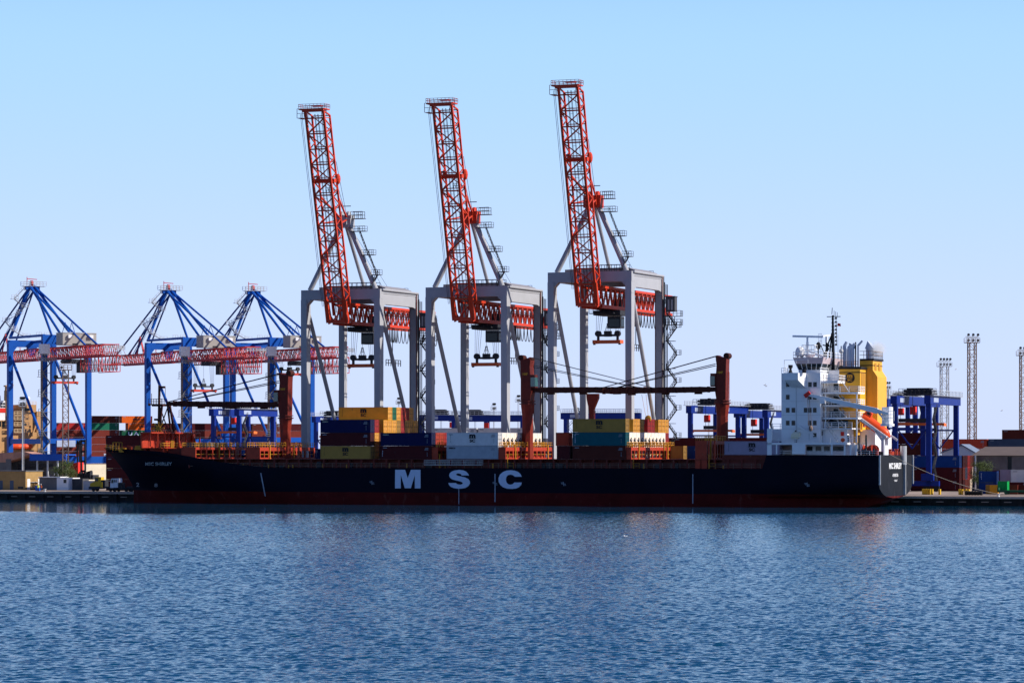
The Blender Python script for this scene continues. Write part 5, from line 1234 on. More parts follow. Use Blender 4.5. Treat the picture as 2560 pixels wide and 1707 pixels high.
    for k in range(12): mb.bar((cx - 2.6, 1 + k * 4, zg1 - .2), (cx + 2.6, 1 + k * 4, zg1 - .2), .25)
    mb.bar((cx - 3, 1, zg0 - .2), (cx - 3, 46, zg0 - .2), .5, .45); mb.bar((cx + 3, 1, zg0 - .2), (cx + 3, 46, zg0 - .2), .5, .45)
    for s in (-1.5, 1.5): mb.bar((cx + s, 24, zg1), (cx, 25, zg1 + 6.5), .35)
    mb.bar((cx, 22, zg1), (cx, 25, zg1 + 6.5), .3); mb.bar((cx, 28, zg1), (cx, 25, zg1 + 6.5), .3)
    for yy in (8, 14, 36): mb.bar((cx - 1, yy, zg1), (cx - 2, yy, zg1 + 2), .12); mb.bar((cx + 1, yy, zg1), (cx + 2, yy, zg1 + 2), .12)
    mb.build('boom', M_truss, root)
    mb = MB(); ya, yc = yb, yb + 18
    for z in (zg0 - 5.6, zg0 - 3.2): 
        for x in (cx - 3.4, cx + 3.4): mb.bar((x, ya, z), (x, yc, z), .22)
        mb.bar((cx - 3.4, ya, z), (cx + 3.4, ya, z), .25)
    for k in range(7):
        y = ya + (yc - ya) * k / 6
        for x in (cx - 3.4, cx + 3.4): mb.bar((x, y, zg0 - 5.6), (x, y, zg0), .2); 
        if k < 6: mb.bar((cx - 3.4, y, zg0 - 5.6), (cx - 3.4, y + 3, zg0), .14); mb.bar((cx + 3.4, y, zg0), (cx + 3.4, y + 3, zg0 - 5.6), .14)
    mb.build('maintenance_cage', M_truss, root)
    mb = MB(); mb.rail([(cx - 3.8, yb - 3, zg1 - 2), (cx + 3.8, yb - 3, zg1 - 2), (cx + 3.8, yb + 4, zg1 - 2)], 1.4, .08, 1.2, 2); mb.rail([(-2.6, -GA - 1.2, zg0 + .4), (3.0, -GA - 1.2, zg0 + .4)], 1.3, .07, 1.2, 3); mb.rail([(-2.6, -GA - 1.2, zg0 - 1.6), (4, -GA - 1.2, zg0 - 1.6)], 1.3, .07, 1.2, 3)
    mb.rail([(cx + 3.8, -2, zg0 + .2), (cx + 3.8, yb, zg0 + .2)], 1.1, .06, 2, 2)
    mb.build('girder_walkway', M_steel, root)
    mb = MB(); mb.box(-2.4, 1.2, -GA - 2.2, -GA - .9, zg0 + 1.2, zg0 + 4.6); mb.build('electrical_cabinet', M_white, root)
    yh = -40 * K; mb = MB(); mb.box(cx - 6.2, cx + 6.4, yh, yh + 5.8, zz(46.1), zz(50.0)); h = mb.build('machine_house', M_house, root)
    mb = MB(); mb.box(cx - 6.35, cx + 6.55, yh - .15, yh + 5.95, zz(50.0), zz(50.0) + .2); mb.build('house_roof', M_steel, h)
    mb = MB(); mb.box(cx - 4.4, cx - 2.9, yh - .8, yh - .02, zz(49.4) - 1.1, zz(49.4)); mb.box(cx + 3.4, cx + 4.9, yh - .8, yh - .02, zz(49.4) - 1.1, zz(49.4)); build_each(mb, 'air_conditioner', M_white, h)
    mb = MB(); mb.box(cx - 2.6, cx - .6, yh - .05, yh, zz(46.1) + .1, zz(46.1) + .6); mb.box(cx + 2.2, cx + 4.4, yh - .05, yh, zz(46.1) + .1, zz(46.1) + .6); build_each(mb, 'vent_slot', M_black, h)
    yt = -38; mb = MB(); mb.box(cx - 3.2, cx + 3.2, yt - 3.5, yt + 3.5, zg0 - 2.2, zg0 - .8); mb.box(cx + 1.0, cx + 3.8, yt - 3, yt + .2, zg0 - 5.4, zg0 - 2.2); mb.rail([(cx - 6, yt - 3.5, zg0 - 2), (cx + 5, yt - 3.5, zg0 - 2)], 1.1, .07, 1.2, 2)
    tr = mb.build('trolley', M_dark, root)
    sprd(root, cx, -26 if spz < 30 else -30, spz, zg0 - 1.5, 1.0, mat('spreader red', (.55, .06, .04), .5), L=8.6)
    mb = MB(); y = yt - 4
    while y > yb + 3:
        y2 = y - 1.5; mb.poly([Vector((cx + 3.6, y + (y2 - y) * k / 6, zg0 - 1.0 - 4.0 * (1 - abs(2 * k / 6 - 1) ** 2.4))) for k in range(7)], .1, 5); y = y2
    mb.build('festoon_cable', M_cable, root)
    # stair tower on the near left leg
    mb = MB(); y = -GA - 1.4; z = 5
    for x in (-1.9, 1.6): mb.bar((x, y, 4), (x, y, zg0), .1)
    while z < zg0 - 4:
        mb.bar((-1.2, y, z), (1.5, y, z + 3.4), .9, .15); mb.bar((1.5, y, z + 3.4), (-1.2, y, z + 6.8), .9, .15); mb.bar((-1.8, y, z), (2, y, z), 1.2, .1)
        mb.bar((-3.0, y, z + 5.4), (-.9, y, z + 5.4), 1.4, .12); mb.rail([(-3.0, y - .6, z + 5.4), (-1.4, y - .6, z + 5.4)], 2.4, .07, 1.6, 3); z += 6.8
    mb.build('stair_tower', mat('pier stair grey', (.16, .165, .18), .6), root)
    mb = MB(); mb.box(-1.15, -.88, -GA - .8, -GA + .5, 5, zg0 - 1); mb.build('cable_chain', M_rust, root)
    return root
XB = T2(369, 0); XC = T2(582, 0)
ra = blue_crane(0, 0, 'blue crane at the left edge with its landside stair and hoisted red spreader', Z2(955, 7, -26) )
rb = blue_crane(XB, 0, 'blue crane rising behind the bow of the container ship, second from the left', Z2(975, XB, -26))
rc = blue_crane(XC, .6, 'blue crane between the second blue crane and the leftmost grey crane', 40)
# sign on the first crane
mb = MB(); mb.box(4.4, 11.4, -31.5 - .75, -31.5 - .66, 13.3, 15.6); mb.build('sign_board', mat('sign grey blue', (.32, .38, .52), .6), ra)
# ------------------------------------------------------------------ light masts
def light_mast(p, depth, pytop, label, kind='lattice', wpx=22, lamps=8, m=None):
    o = WP(p, depth); s = FF / depth; zt = HC + (YH - pytop) / s; m = m or M_rust
    root = thing('light_mast', label, 'light mast', (o.x, o.y, 2), radians(10), 'harbour light masts')
    hw = wpx / s / 2
    mb = MB(); zl = zt - 2.2
    if kind == 'lattice':
        truss(mb, (0, 0, 2), (0, 0, zl), hw * 2, hw * 2, max(6, int((zl - 2) / (hw * 2.1))), .13, .06, up=(0, 1, 0), faces='tbs', zig=False)
    else:
        mb.tube((0, 0, 2), (0, 0, zl), hw * .9, 8, hw * .5); mb.bar((hw * 1.6, 0, 2), (hw * 1.6, 0, zl), .1)
        for k in range(int((zl - 2) / 2)): mb.bar((hw, 0, 3 + k * 2), (hw * 1.6, 0, 3 + k * 2), .07)
    mb.build('mast_column', m, root)
    hp = hw * 1.4 + .55; mb = MB(); mb.bar((-hp, 0, zl), (hp, 0, zl), 2.4, .2); mb.rail([(-hp, -1.2, zl), (hp, -1.2, zl)], 1.2, .05, 1.2, 2); mb.rail([(-hp, 1.2, zl), (hp, 1.2, zl)], 1.2, .05, 1.2, 2)
    mb.bar((-hp, 0, zl + 1.6), (hp, 0, zl + 1.6), .15); mb.build('lamp_platform', m, root)
    n = lamps // 2
    for k in range(n):
        x = -hp + .5 + k * (2 * hp - 1) / max(1, n - 1)
        for z in (zl + .3, zl + 1.8):
            mb = MB(); mb.lathe([(.2, .45), (.38, -.3)], (x, -.9, z + .3), 8, 'y'); mb.bar((x, -.4, z - .2), (x, -.4, z + .6), .12); mb.build('floodlight', M_dark, root)
    return root
light_mast(2430, 860, 836, 'tallest lattice light mast at the right, standing beside the dark shed', wpx=17, lamps=6)
light_mast(2361, 930, 897, 'grey lattice light mast seen above the right yard crane', wpx=17, m=M_steel, lamps=8)
light_mast(2558, 900, 869, 'lattice light mast cut off by the right edge', wpx=14, lamps=6)
light_mast(2213, 1050, 956, 'lattice light mast half hidden by the yellow funnel', wpx=12, m=M_steel)
light_mast(164, 820, 903, 'dark lattice mast below the first blue crane', wpx=14, lamps=2)
light_mast(56, 830, 994, 'slim grey light mast in front of the buff ship', 'pole', wpx=5, m=M_steel, lamps=10)
light_mast(780, 1200, 998, 'slim light mast just right of the leftmost grey leg', 'pole', wpx=3, m=M_steel)
light_mast(996, 1200, 995, 'slim light mast above the yellow container row', 'pole', wpx=3, m=M_steel)
light_mast(1234, 1150, 1009, 'slim light mast between the legs of the middle grey crane', 'pole', wpx=3, m=M_steel)
light_mast(1295, 1150, 989, 'slim light mast just left of the midships deck crane', 'pole', wpx=3, m=M_steel)
light_mast(1771, 1100, 997, 'slim light mast left of the aft deck crane', 'pole', wpx=3, m=M_steel)
# ------------------------------------------------------------------ yard gantry cranes (rubber tyred)
def rtg(p, depth, pytop, rz, label, span=23.5, spread=8.4, sp_c='orange'):
    """p: pixel of the near left leg; frame: x across the wheels, y along the span"""
    o = WP(p, depth); s = FF / depth; H = HC + (YH - pytop) / s
    root = thing('yard_crane', label, 'crane', (o.x, o.y, 2), rz, 'blue yard cranes on rubber tyres')
    for x in (0, spread):
        for y in (0, span):
            mb = MB(); mb.box(x - .6, x + .6, y - .6, y + .6, 3.6, H - 2.2); mb.build('leg', M_rtg, root)
    for y in (0, span):
        mb = MB(); mb.box(-2.6, spread + 2.6, y - .6, y + .6, 3.4, 4.6)
        mb.box(.75, spread - .75, y - .4, y + .4, H - 8.6, H - 8.2); mb.bar((.7, y, H - 8.4), (spread / 2, y, H - 13), .3); mb.bar((spread - .7, y, H - 8.4), (spread / 2, y, H - 13), .3)
        mb.build('sill_beam', M_rtg, root)
        for x in (-1.8, .6, spread - .6, spread + 1.8):
            mb = MB(); mb.lathe([(.5, -.35), (.85, -.3), (.85, .3), (.5, .35)], (x, y, 2.85), 14, 'y'); mb.build('wheel', M_tyre, root)
    for x in (0, spread):
        mb = MB(); mb.box(x - .8, x + .8, -1.6, span + 1.6, H - 2.2, H - .1); mb.build('girder', M_rtg, root)
        mb = MB(); xx = x - 1.2 if x == 0 else x + 1.2
        mb.bar((xx, -1.6, H), (xx, span + 1.6, H), .8, .1); mb.rail([(xx, -1.6, H), (xx, span + 1.6, H)], 1.2, .05, 1.5, 2); mb.build('walkway', M_steel, root)
        mb = MB(); mb.box(x - .85, x + .85, 1.6, 6.5, H - 1.7, H - .6); mb.build('sign_board', mat('sign grey blue', (.32, .38, .52), .6), root)
    y = span * .3
    mb = MB(); mb.box(.6, spread - .6, y - 2.6, y + 2.6, H + .1, H + .7); mb.box(1.2, spread - 1.5, y - 2, y + 1.8, H + .7, H + 1.9)
    for k in range(5): mb.tube((.8 + k * 1.6, y - 2.4, H + 1.2), (.8 + k * 1.6, y + 2.4, H + 1.2), .35, 8)
    mb.rail([(-.5, y - 3.2, H + .4), (spread + .5, y - 3.2, H + .4)], 1.3, .05, 1.1, 2)
    tr = mb.build('trolley', M_dark, root)
    mb = MB(); mb.box(.8, 2.2, y + 2.8, y + 4.4, H - 4.6, H - 2.6); mb.build('operator_cab', M_redcab, tr)
    mb = MB(); mb.bar((spread / 2 - 6, y, H - 7.0), (spread / 2 + 6, y, H - 7.0), .9, .6)
    for sx in (-6, 6): mb.box(spread / 2 + sx - .2, spread / 2 + sx + .2, y - 1.2, y + 1.2, H - 7.5, H - 6.8)
    mb.build('spreader', mat('yard spreader orange', (.7, .14, .03), .5), root)
    mb = MB()
    for sx in (-2, 2): mb.tube((spread / 2 + sx, y, H - 6.8), (spread / 2 + sx, y, H), .06, 5)
    mb.box(spread / 2 - 2.4, spread / 2 + 2.4, y - .8, y + .8, H - 6.6, H - 5.6); mb.build('head_block', M_dark, root)
    mb = MB(); mb.box(-2.2, -.2, span - 3, span + 3, 4.6, 7.2) if False else mb.box(spread - 1.5, spread + 1.5, -1.8, -.6, 4.7, 6.4); mb.build('engine_housing', M_rtg, root)
    mb = MB(); z = 4.6; xx = spread + .9
    k = 0
    while z < H - 3: 
        mb.bar((xx, .8 if k % 2 else 3.6, z), (xx, 3.6 if k % 2 else .8, z + 3), .6, .12); mb.rail([(xx + .3, .8 if k % 2 else 3.6, z), (xx + .3, 3.6 if k % 2 else .8, z + 3)], .9, .04, 1, 1); z += 3; k += 1
    mb.build('access_stair', mat('stair grey', (.06, .062, .07), .6), root)
rtg(2238, 782, 988, -A1, 'dark blue yard crane standing right of the ship stern', span=29.0)
rtg(2216, 905, 996, -A1, 'second dark blue yard crane, partly hidden behind the one by the stern', span=25)
rtg(534, 952, 1021, -A1, 'dark blue yard crane seen under the jib of the foremost deck crane')
rtg(1726, 888, 1013, -A1, 'blue yard crane directly behind the aft deck crane')
rtg(1845, 905, 1024, -A1, 'blue yard crane just left of the white superstructure')
rtg(790, 1120, 1040, radians(69) - A1 * 0 - radians(90) - radians(5), 'blue yard crane between the legs of the leftmost grey crane')
rtg(1140, 1100, 1038, radians(-95), 'blue yard crane between the legs of the middle grey crane')
rtg(1057, 1150, 1037, radians(-95), 'blue yard crane right of the yellow container rows')
rtg(1418, 1080, 1032, radians(-95), 'blue yard crane between the legs of the rightmost grey crane')
# ------------------------------------------------------------------ yard container stacks
def stack(px, w, cols, L=12.19, H=2.6, group=None, where='', rz=QZ, gap=.4, depthw=None, seq=None, tiers=None):
    """row of stacks starting at px on line w; cols = list of colour lists (bottom to top)"""
    t = T(px, w)
    for i, col in enumerate(cols):
        for k, c in enumerate(col):
            if c is None: continue
            lv = ['ground level', 'second level', 'third level', 'fourth level', 'fifth level', 'sixth level'][k]
            nm = NAMES.get(c, c); top = 'topmost' if k == len(col) - 1 else lv
            co = '' if len(cols) == 1 else ', ' + ['first', 'second', 'third', 'fourth', 'fifth', 'sixth'][i] + ' column'
            container(F(t + i * (L + gap), w, 2 + k * (H + .02)), rz, c, f'{nm} container, {top}, {where}{co}', group, L=L, H=H, detail=True)
# maroon stack behind the bow
stack(265, 62, [['maroon', 'maroon', 'maroon', 'maroon', 'maroon']], H=2.75, group='maroon containers stacked behind the ship bow', where='in the tall maroon stack behind the bow')
mb = None
stack(395, 62, [['maroon', 'maroon', 'brown', 'maroon'], ['navy', 'maroon', 'blue', 'blue'], ['maroon', 'brown', 'navy', 'blue']], H=2.75, group='containers on the quay behind the forecastle', where='in the row behind the forecastle')
stack(690, 75, [['blue', 'brown', 'navy', 'navy'], ['maroon', 'slate', 'blue', 'navy']], group='containers seen past the foremost deck crane', where='in the row right of the foremost deck crane')
stack(800, 90, [['white', 'blue', 'red', 'blue', 'white']], L=6.06, group='containers under the leftmost grey crane', where='beside the front stack of the ship')
stack(1080, 100, [['red', 'blue', 'white', 'white', 'white', 'white'], ['red', 'blue', 'white', 'white', 'lightgrey', 'white']], L=12.19, group='white containers under the middle grey crane', where='in the white row behind the reefers')
stack(1310, 100, [['red', 'blue', 'white', 'white', 'white'], ['red', 'brown', 'redorange', 'redorange', 'white']], L=12.19, group='containers behind the midships deck crane', where='in the yard behind the midships deck crane')
stack(1560, 80, [['maroon', 'maroon', 'maroon', 'maroon', 'maroon'], ['brown', 'brown', 'maroon', 'maroon', 'maroon'], ['brown', 'maroon', 'brick', 'maroon', 'maroon'], ['maroon', 'brown', 'maroon', 'maroon', 'maroon']], group='maroon containers behind the aft deck crane', where='in the maroon row behind the aft deck crane')
# right hand yard
GR = 'containers in the yard right of the stern'
stack(2218, 150, [['slate', 'brown', 'blue', 'brown', 'maroon']], L=12.19, H=2.9, group=GR, where='in the block behind the stern')
stack(2277, 119, [['maroon', 'maroon', 'blue']], L=12.19, group=GR, where='front stack between the yard crane and the lattice mast', H=2.9)
for r, col in enumerate([['maroon', 'brick', 'maroon'], ['brick', 'slate', 'maroon'], ['brick', 'red', 'red'], ['cream', 'brick', 'brick'], ['navy', 'cream', 'brown']]):
    for k, c in enumerate(col):
        t = T(2277, 119) ; container(F(t + .3, 119 + (r + 1) * 2.6, 2 + k * 2.93), QZ, c, f'{NAMES.get(c, c)} container, {["bottom", "middle", "top"][k]} of the {NTH[r+1]} row behind the blue topped stack', GR, H=2.9)
stack(2355, 190, [['redorange', 'brick', 'redorange', 'redorange', 'redorange'], ['brick', 'brown', 'slate', 'redorange', 'slate']], group=GR, where='in the orange red row beyond the small shed')
stack(2450, 112, [['maroon', 'maroon'], ['maroon', 'maroon']], group=GR, where='in the low row behind the blue and white containers')
t = T(2447, 80)
container(F(t, 80, 4.6), QZ, 'blue', 'bright blue container with white vertical lettering right of the lattice mast', GR, L=4.2, H=2.6, logo=([('H', .5, 1.9, .2, .3, .04), ('A', .5, 1.5, .2, .3, .04), ('N', .5, 1.1, .2, .3, .04), ('J', .5, .7, .2, .3, .04)], M_letter))
container(F(t, 80, 2.0), QZ, 'blue', 'blue container lying under the bright blue one with white lettering', GR, L=4.2, H=2.55)
container(F(T(2500, 78), 78, 4.7), QZ, 'lilac', 'pale lilac container end with a dark round fan at the right', GR, L=3.0, H=2.9, detail=False)
container(F(T(2527, 76), 76, 4.7), QZ, 'white', 'white container cut off by the right edge', GR, L=9, H=2.9)
for px, c, w, L in ((2464, 'tan', 74, 1.6), (2474, 'yellow', 73, 1.9), (2494, 'brightgreen', 68, 2.2), (2519, 'brick', 71, 2.3), (2546, 'brown', 72, 4)):
    container(F(T(px, w), w, 2.02 if c != 'brightgreen' else 2.9), QZ, c, f'small {c} open box container on the apron at the right'.replace('brightgreen', 'bright green').replace('small brick', 'small brick red'), GR, L=L, H=2.1, detail=False)
mb = MB(); t = T(2493, 66); mb.box(0, 14, 0, 2.5, 2.5, 3.0); mb.box(0, .3, 0, 2.5, 2.5, 3.6)
for k in range(2): mb.lathe([(.45, -.2), (.45, .2)], (2 + k * 9, .3, 2.46), 10, 'y'); mb.lathe([(.45, -.2), (.45, .2)], (2 + k * 9, 2.2, 2.46), 10, 'y')
tag(mb.build('flat_trailer', mat('trailer green', (.01, .07, .04), .6)), 'long dark green flat trailer under the bright green box', 'trailer', None, F(t, 66, 0), QZ)
stack(2505, 215, [['brown', 'maroon', 'brown', 'maroon', 'maroon', 'brown']], group=GR, where='in the stack above the long shed roof', L=12.19)
# shed and small gabled shed on the right
def shed_right():
    root = thing('warehouse', 'long dark grey warehouse with low pitched roof at the right', 'building', F(T(2440, 135), 135, 2), QZ)
    mb = MB(); mb.box(0, 60, 0, 30, 2, 10.8); mb.build('wall', M_sheet, root)
    mb = MB(); mb.prism([(-1, 10.7), (61, 10.7), (61, 11.0), (30, 14.4), (-1, 12.6)], 'y', -1, 31) if False else mb.add([(-1, -1, 10.8), (61, -1, 10.8), (61, 31, 10.8), (-1, 31, 10.8), (-1, 15, 13.0), (61, 15, 13.0)], [(0, 1, 5, 4), (2, 3, 4, 5), (0, 4, 3), (1, 2, 5), (3, 2, 1, 0)])
    mb.build('roof', mat('taupe roof', (.13, .10, .09), .8), root)
    mb = MB(); mb.box(8, 9, -.05, 0, 2, 10.5); mb.box(20, 24, -.05, 0, 2, 7); mb.build('door', M_glass, root)
    root = thing('small_shed', 'pale gabled shed seen behind the yard crane at the right', 'building', F(T(2355, 168), 168, 2), QZ)
    mb = MB(); mb.prism([(0, 2), (9.0, 2), (9.0, 11.2), (5.2, 13.3), (0, 11.4)], 'y', 0, 9); mb.build('wall', M_white, root)
    mb = MB(); mb.prism([(-.3, 11.3), (5.2, 13.4), (9.3, 11.1), (9.3, 11.35), (5.2, 13.7), (-.3, 11.6)], 'y', -.4, 9.4); mb.build('roof', mat('blue grey roof', (.16, .20, .28), .7), root)
shed_right()
# ------------------------------------------------------------------ buff ship on the far pier
def buff_ship():
    y0 = 7.0; root = thing('moored_ship', 'buff ship with stepped bridge and white funnel moored behind the first blue crane', 'ship', G(0, y0, 0), A2)
    def X(p): return T2(p, y0)
    def ZZ(py, p): return Z2(py, T2(p, y0), y0)
    x0 = X(-60); xe = X(720)
    mb = MB(); mb.prism([(x0, -2), (xe - 8, -2), (xe, ZZ(1150, 500)), (x0, ZZ(1162, 100))], 'y', 0, 26); mb.build('hull', M_tarp, root)
    zdk = ZZ(1160, 180)
    mb = MB(); mb.box(X(180), X(268), -.1, 0, zdk - 1.8, zdk); mb.box(X(135), X(300), 0, 26, zdk, zdk + 2.8); mb.build('bulwark', M_blue, root)
    mb = MB(); zt = ZZ(1005, 70)
    mb.box(X(32), X(96), 0, 24, zdk - 2, ZZ(1080, 60)); mb.box(X(40), X(96), 1, 24, ZZ(1080, 60), ZZ(1030, 60)); mb.box(X(56), X(92), 0.4, 24, ZZ(1030, 60), ZZ(1018, 60) + 1)
    mb.box(X(92), X(108), 0, 20, zdk - 2, ZZ(1028, 90)); mb.box(X(60), X(91), .5, 24, ZZ(1019, 60), ZZ(1012, 60))
    mb.prism([(X(33), ZZ(1040, 40)), (X(50), ZZ(1040, 40)), (X(41), ZZ(975, 40)), (X(34), ZZ(975, 40))], 'y', 6, 9)
    mb.tube((X(37), 7, ZZ(1000, 40)), (X(37), 7, ZZ(962, 40)), 1.0, 8); mb.bar((X(30), 7, ZZ(964, 40)), (X(50), 7, ZZ(962, 40)), 2, .5)
    mb.box(X(-20), X(34), 2, 24, zdk - 2, ZZ(1050, 20)); blk = mb.build('accommodation_block', M_buff, root)
    mb = MB()
    for p, q, a, b in ((60, 74, 1020, 1027), (66, 69, 1044, 1048), (62, 66, 1073, 1080), (74, 77, 1074, 1080), (84, 88, 1056, 1061), (46, 48, 1052, 1058), (60, 66, 1058, 1063), (73, 84, 1125, 1133), (0, 8, 1052, 1066), (11, 17, 1053, 1067)):
        mb.box(X(p), X(q), -.12 if p > 20 else 1.9, .0 if p > 20 else 2.0, ZZ(b, p), ZZ(a, p))
    mb.build('window', M_glass, blk)
    mb = MB(); 
    for py in (1036, 1048, 1063, 1080, 1114): mb.box(X(33), X(70), -.9, .4, ZZ(py, 50) - .2, ZZ(py, 50)); mb.rail([(X(33), -.8, ZZ(py, 50)), (X(70), -.8, ZZ(py, 50))], 1.1, .07, 1.6, 2)
    mb.rail([(X(60), .6, ZZ(1012, 60)), (X(92), .6, ZZ(1012, 60))], 1.3, .07, 1.2, 2); mb.rail([(X(34), 6, ZZ(968, 40)), (X(48), 6, ZZ(968, 40))], 1.6, .08, 1.2, 2)
    mb.build('deck_railing', mat('buff rail', (.7, .5, .3), .6), blk)
    mb = MB(); mb.box(X(1), X(21), 3, 12, ZZ(1050, 10), ZZ(1001, 10)); fn = mb.build('funnel', M_white, root)
    mb = MB(); mb.box(X(4), X(22), 2.9, 3.0, ZZ(1031, 10), ZZ(1020, 10)); mb.build('funnel_mark', M_redcab, fn)
    mb = MB()
    for p in (4, 10, 16):
        for py in (1011, 1018): mb.box(X(p), X(p + 4.4), 2.9, 3.0, ZZ(py, 10), ZZ(py - 4.6, 10))
    build_each(mb, 'vent_opening', M_glass, fn)
    mb = MB(); mb.tube((X(11), 6, ZZ(1001, 10)), (X(10), 6, ZZ(988, 10)), 1.0, 10); mb.tube((X(1), 6, ZZ(1001, 10)), (X(1), 6, ZZ(991, 10)), .7, 10); build_each(mb, 'exhaust_pipe', M_steel, fn)
    mb = MB(); mb.ball((X(83), 5, ZZ(996, 80)), .9); mb.tube((X(82), 5, ZZ(1012, 80)), (X(83), 5, ZZ(998, 80)), .3); mb.build('satellite_dome', M_white, root)
    mb = MB(); mb.bar((X(88), -.6, ZZ(1062, 85)), (X(78), -.6, ZZ(1090, 85)), .5, .8); mb.build('gangway', M_buff, root)
    for p in (40, 58):
        mb = MB(); mb.lathe([(.1, -3.2), (1.0, -2.2), (1.2, 0), (1.0, 2.2), (.1, 3.2)], (0, 0, 0), 12, 'x'); o = mb.build('lifeboat', M_lifeb)
        tag(o, 'orange enclosed lifeboat hung by the left blue leg on the buff ship' if p == 40 else 'orange enclosed lifeboat right of the slim grey light mast on the buff ship', 'lifeboat', 'lifeboats on the buff ship', G(X(p), y0 - 1.4, ZZ(1116, p)), A2)
    # deck cargo
    GB = 'containers on deck of the buff ship'; H = 2.6; yk = y0 + .8
    def put(px, tier, c, lab, row=0, logo=None, L=12.19):
        x = T2(px, yk); container(G(x, yk + row * 2.5, Z2(1144 - 0, T2(200, yk), yk) - 2 + tier * H), A2, c, lab, GB, L=L, H=H - .02, logo=logo)
    bays = [135, 214, 276, 342, 420, 486, 552, 618]
    cols = [['brick', 'brick', 'brick', 'brick', 'red'], ['brick', 'brick', 'brick', 'brick', 'green', 'brown'], ['maroon', 'brick', 'brick', 'darkgreen', 'orange', 'orange'],
            ['maroon', 'brown', 'maroon', 'brick', 'maroon'], ['brick', 'brick', 'maroon', 'brick', 'maroon'], ['brown', 'brick', 'brick', 'brick', 'brick'], ['brick', 'maroon', 'brick', 'brick', 'brown'], ['maroon', 'maroon', 'brick', 'brick', 'maroon']]
    px = 136; x = T2(px, yk); zb = Z2(1056, T2(200, yk), yk) - 5 * H - .1
    where = ['left of the right leg of the first blue crane', 'behind the right leg of the first blue crane', 'left of the ship bow mast', 'behind the second blue crane', 'right of the foremast', 'left of the yard crane', 'behind the yard crane', 'left of the foremost deck crane']
    for b, col in enumerate(cols):
        for k, c in enumerate(col):
            lg = None; nm = {'brick': 'brick red', 'darkgreen': 'dark green'}.get(c, c)
            lb = f'{nm} container, {["lowest", "second", "third", "fourth", "fifth", "topmost"][k]} tier, {where[b]}'
            if c == 'orange': lg = ([('Hapag-Lloyd', 4.5, .9, 6, .9, .02)], M_navyc); lb = f'{"upper" if k == 5 else "lower"} of the two orange containers with a dark round mark and lettering'
            if c == 'darkgreen': lg = ([('U A S C', 2.5, .7, 8.5, 1.3, .03)], M_letter)
            if b == 1 and k == 0: lg = ([('ZIM', 6.0, .9, 2.0, .9, .06)], M_letter)
            dx = 0
            container(G(x + b * 13.3 + (2.5 if (b == 2 and k == 4) else 0), yk, zb + k * H), A2, c, lb, GB, L=12.19, H=H - .02, logo=lg)
    # darker container ends standing beside the orange ones
    for j, c in enumerate(['maroon', 'darkgreen', 'brown', 'maroon', 'slate', 'brown']):
        pass
    mb = MB()
    return root
buff_ship()
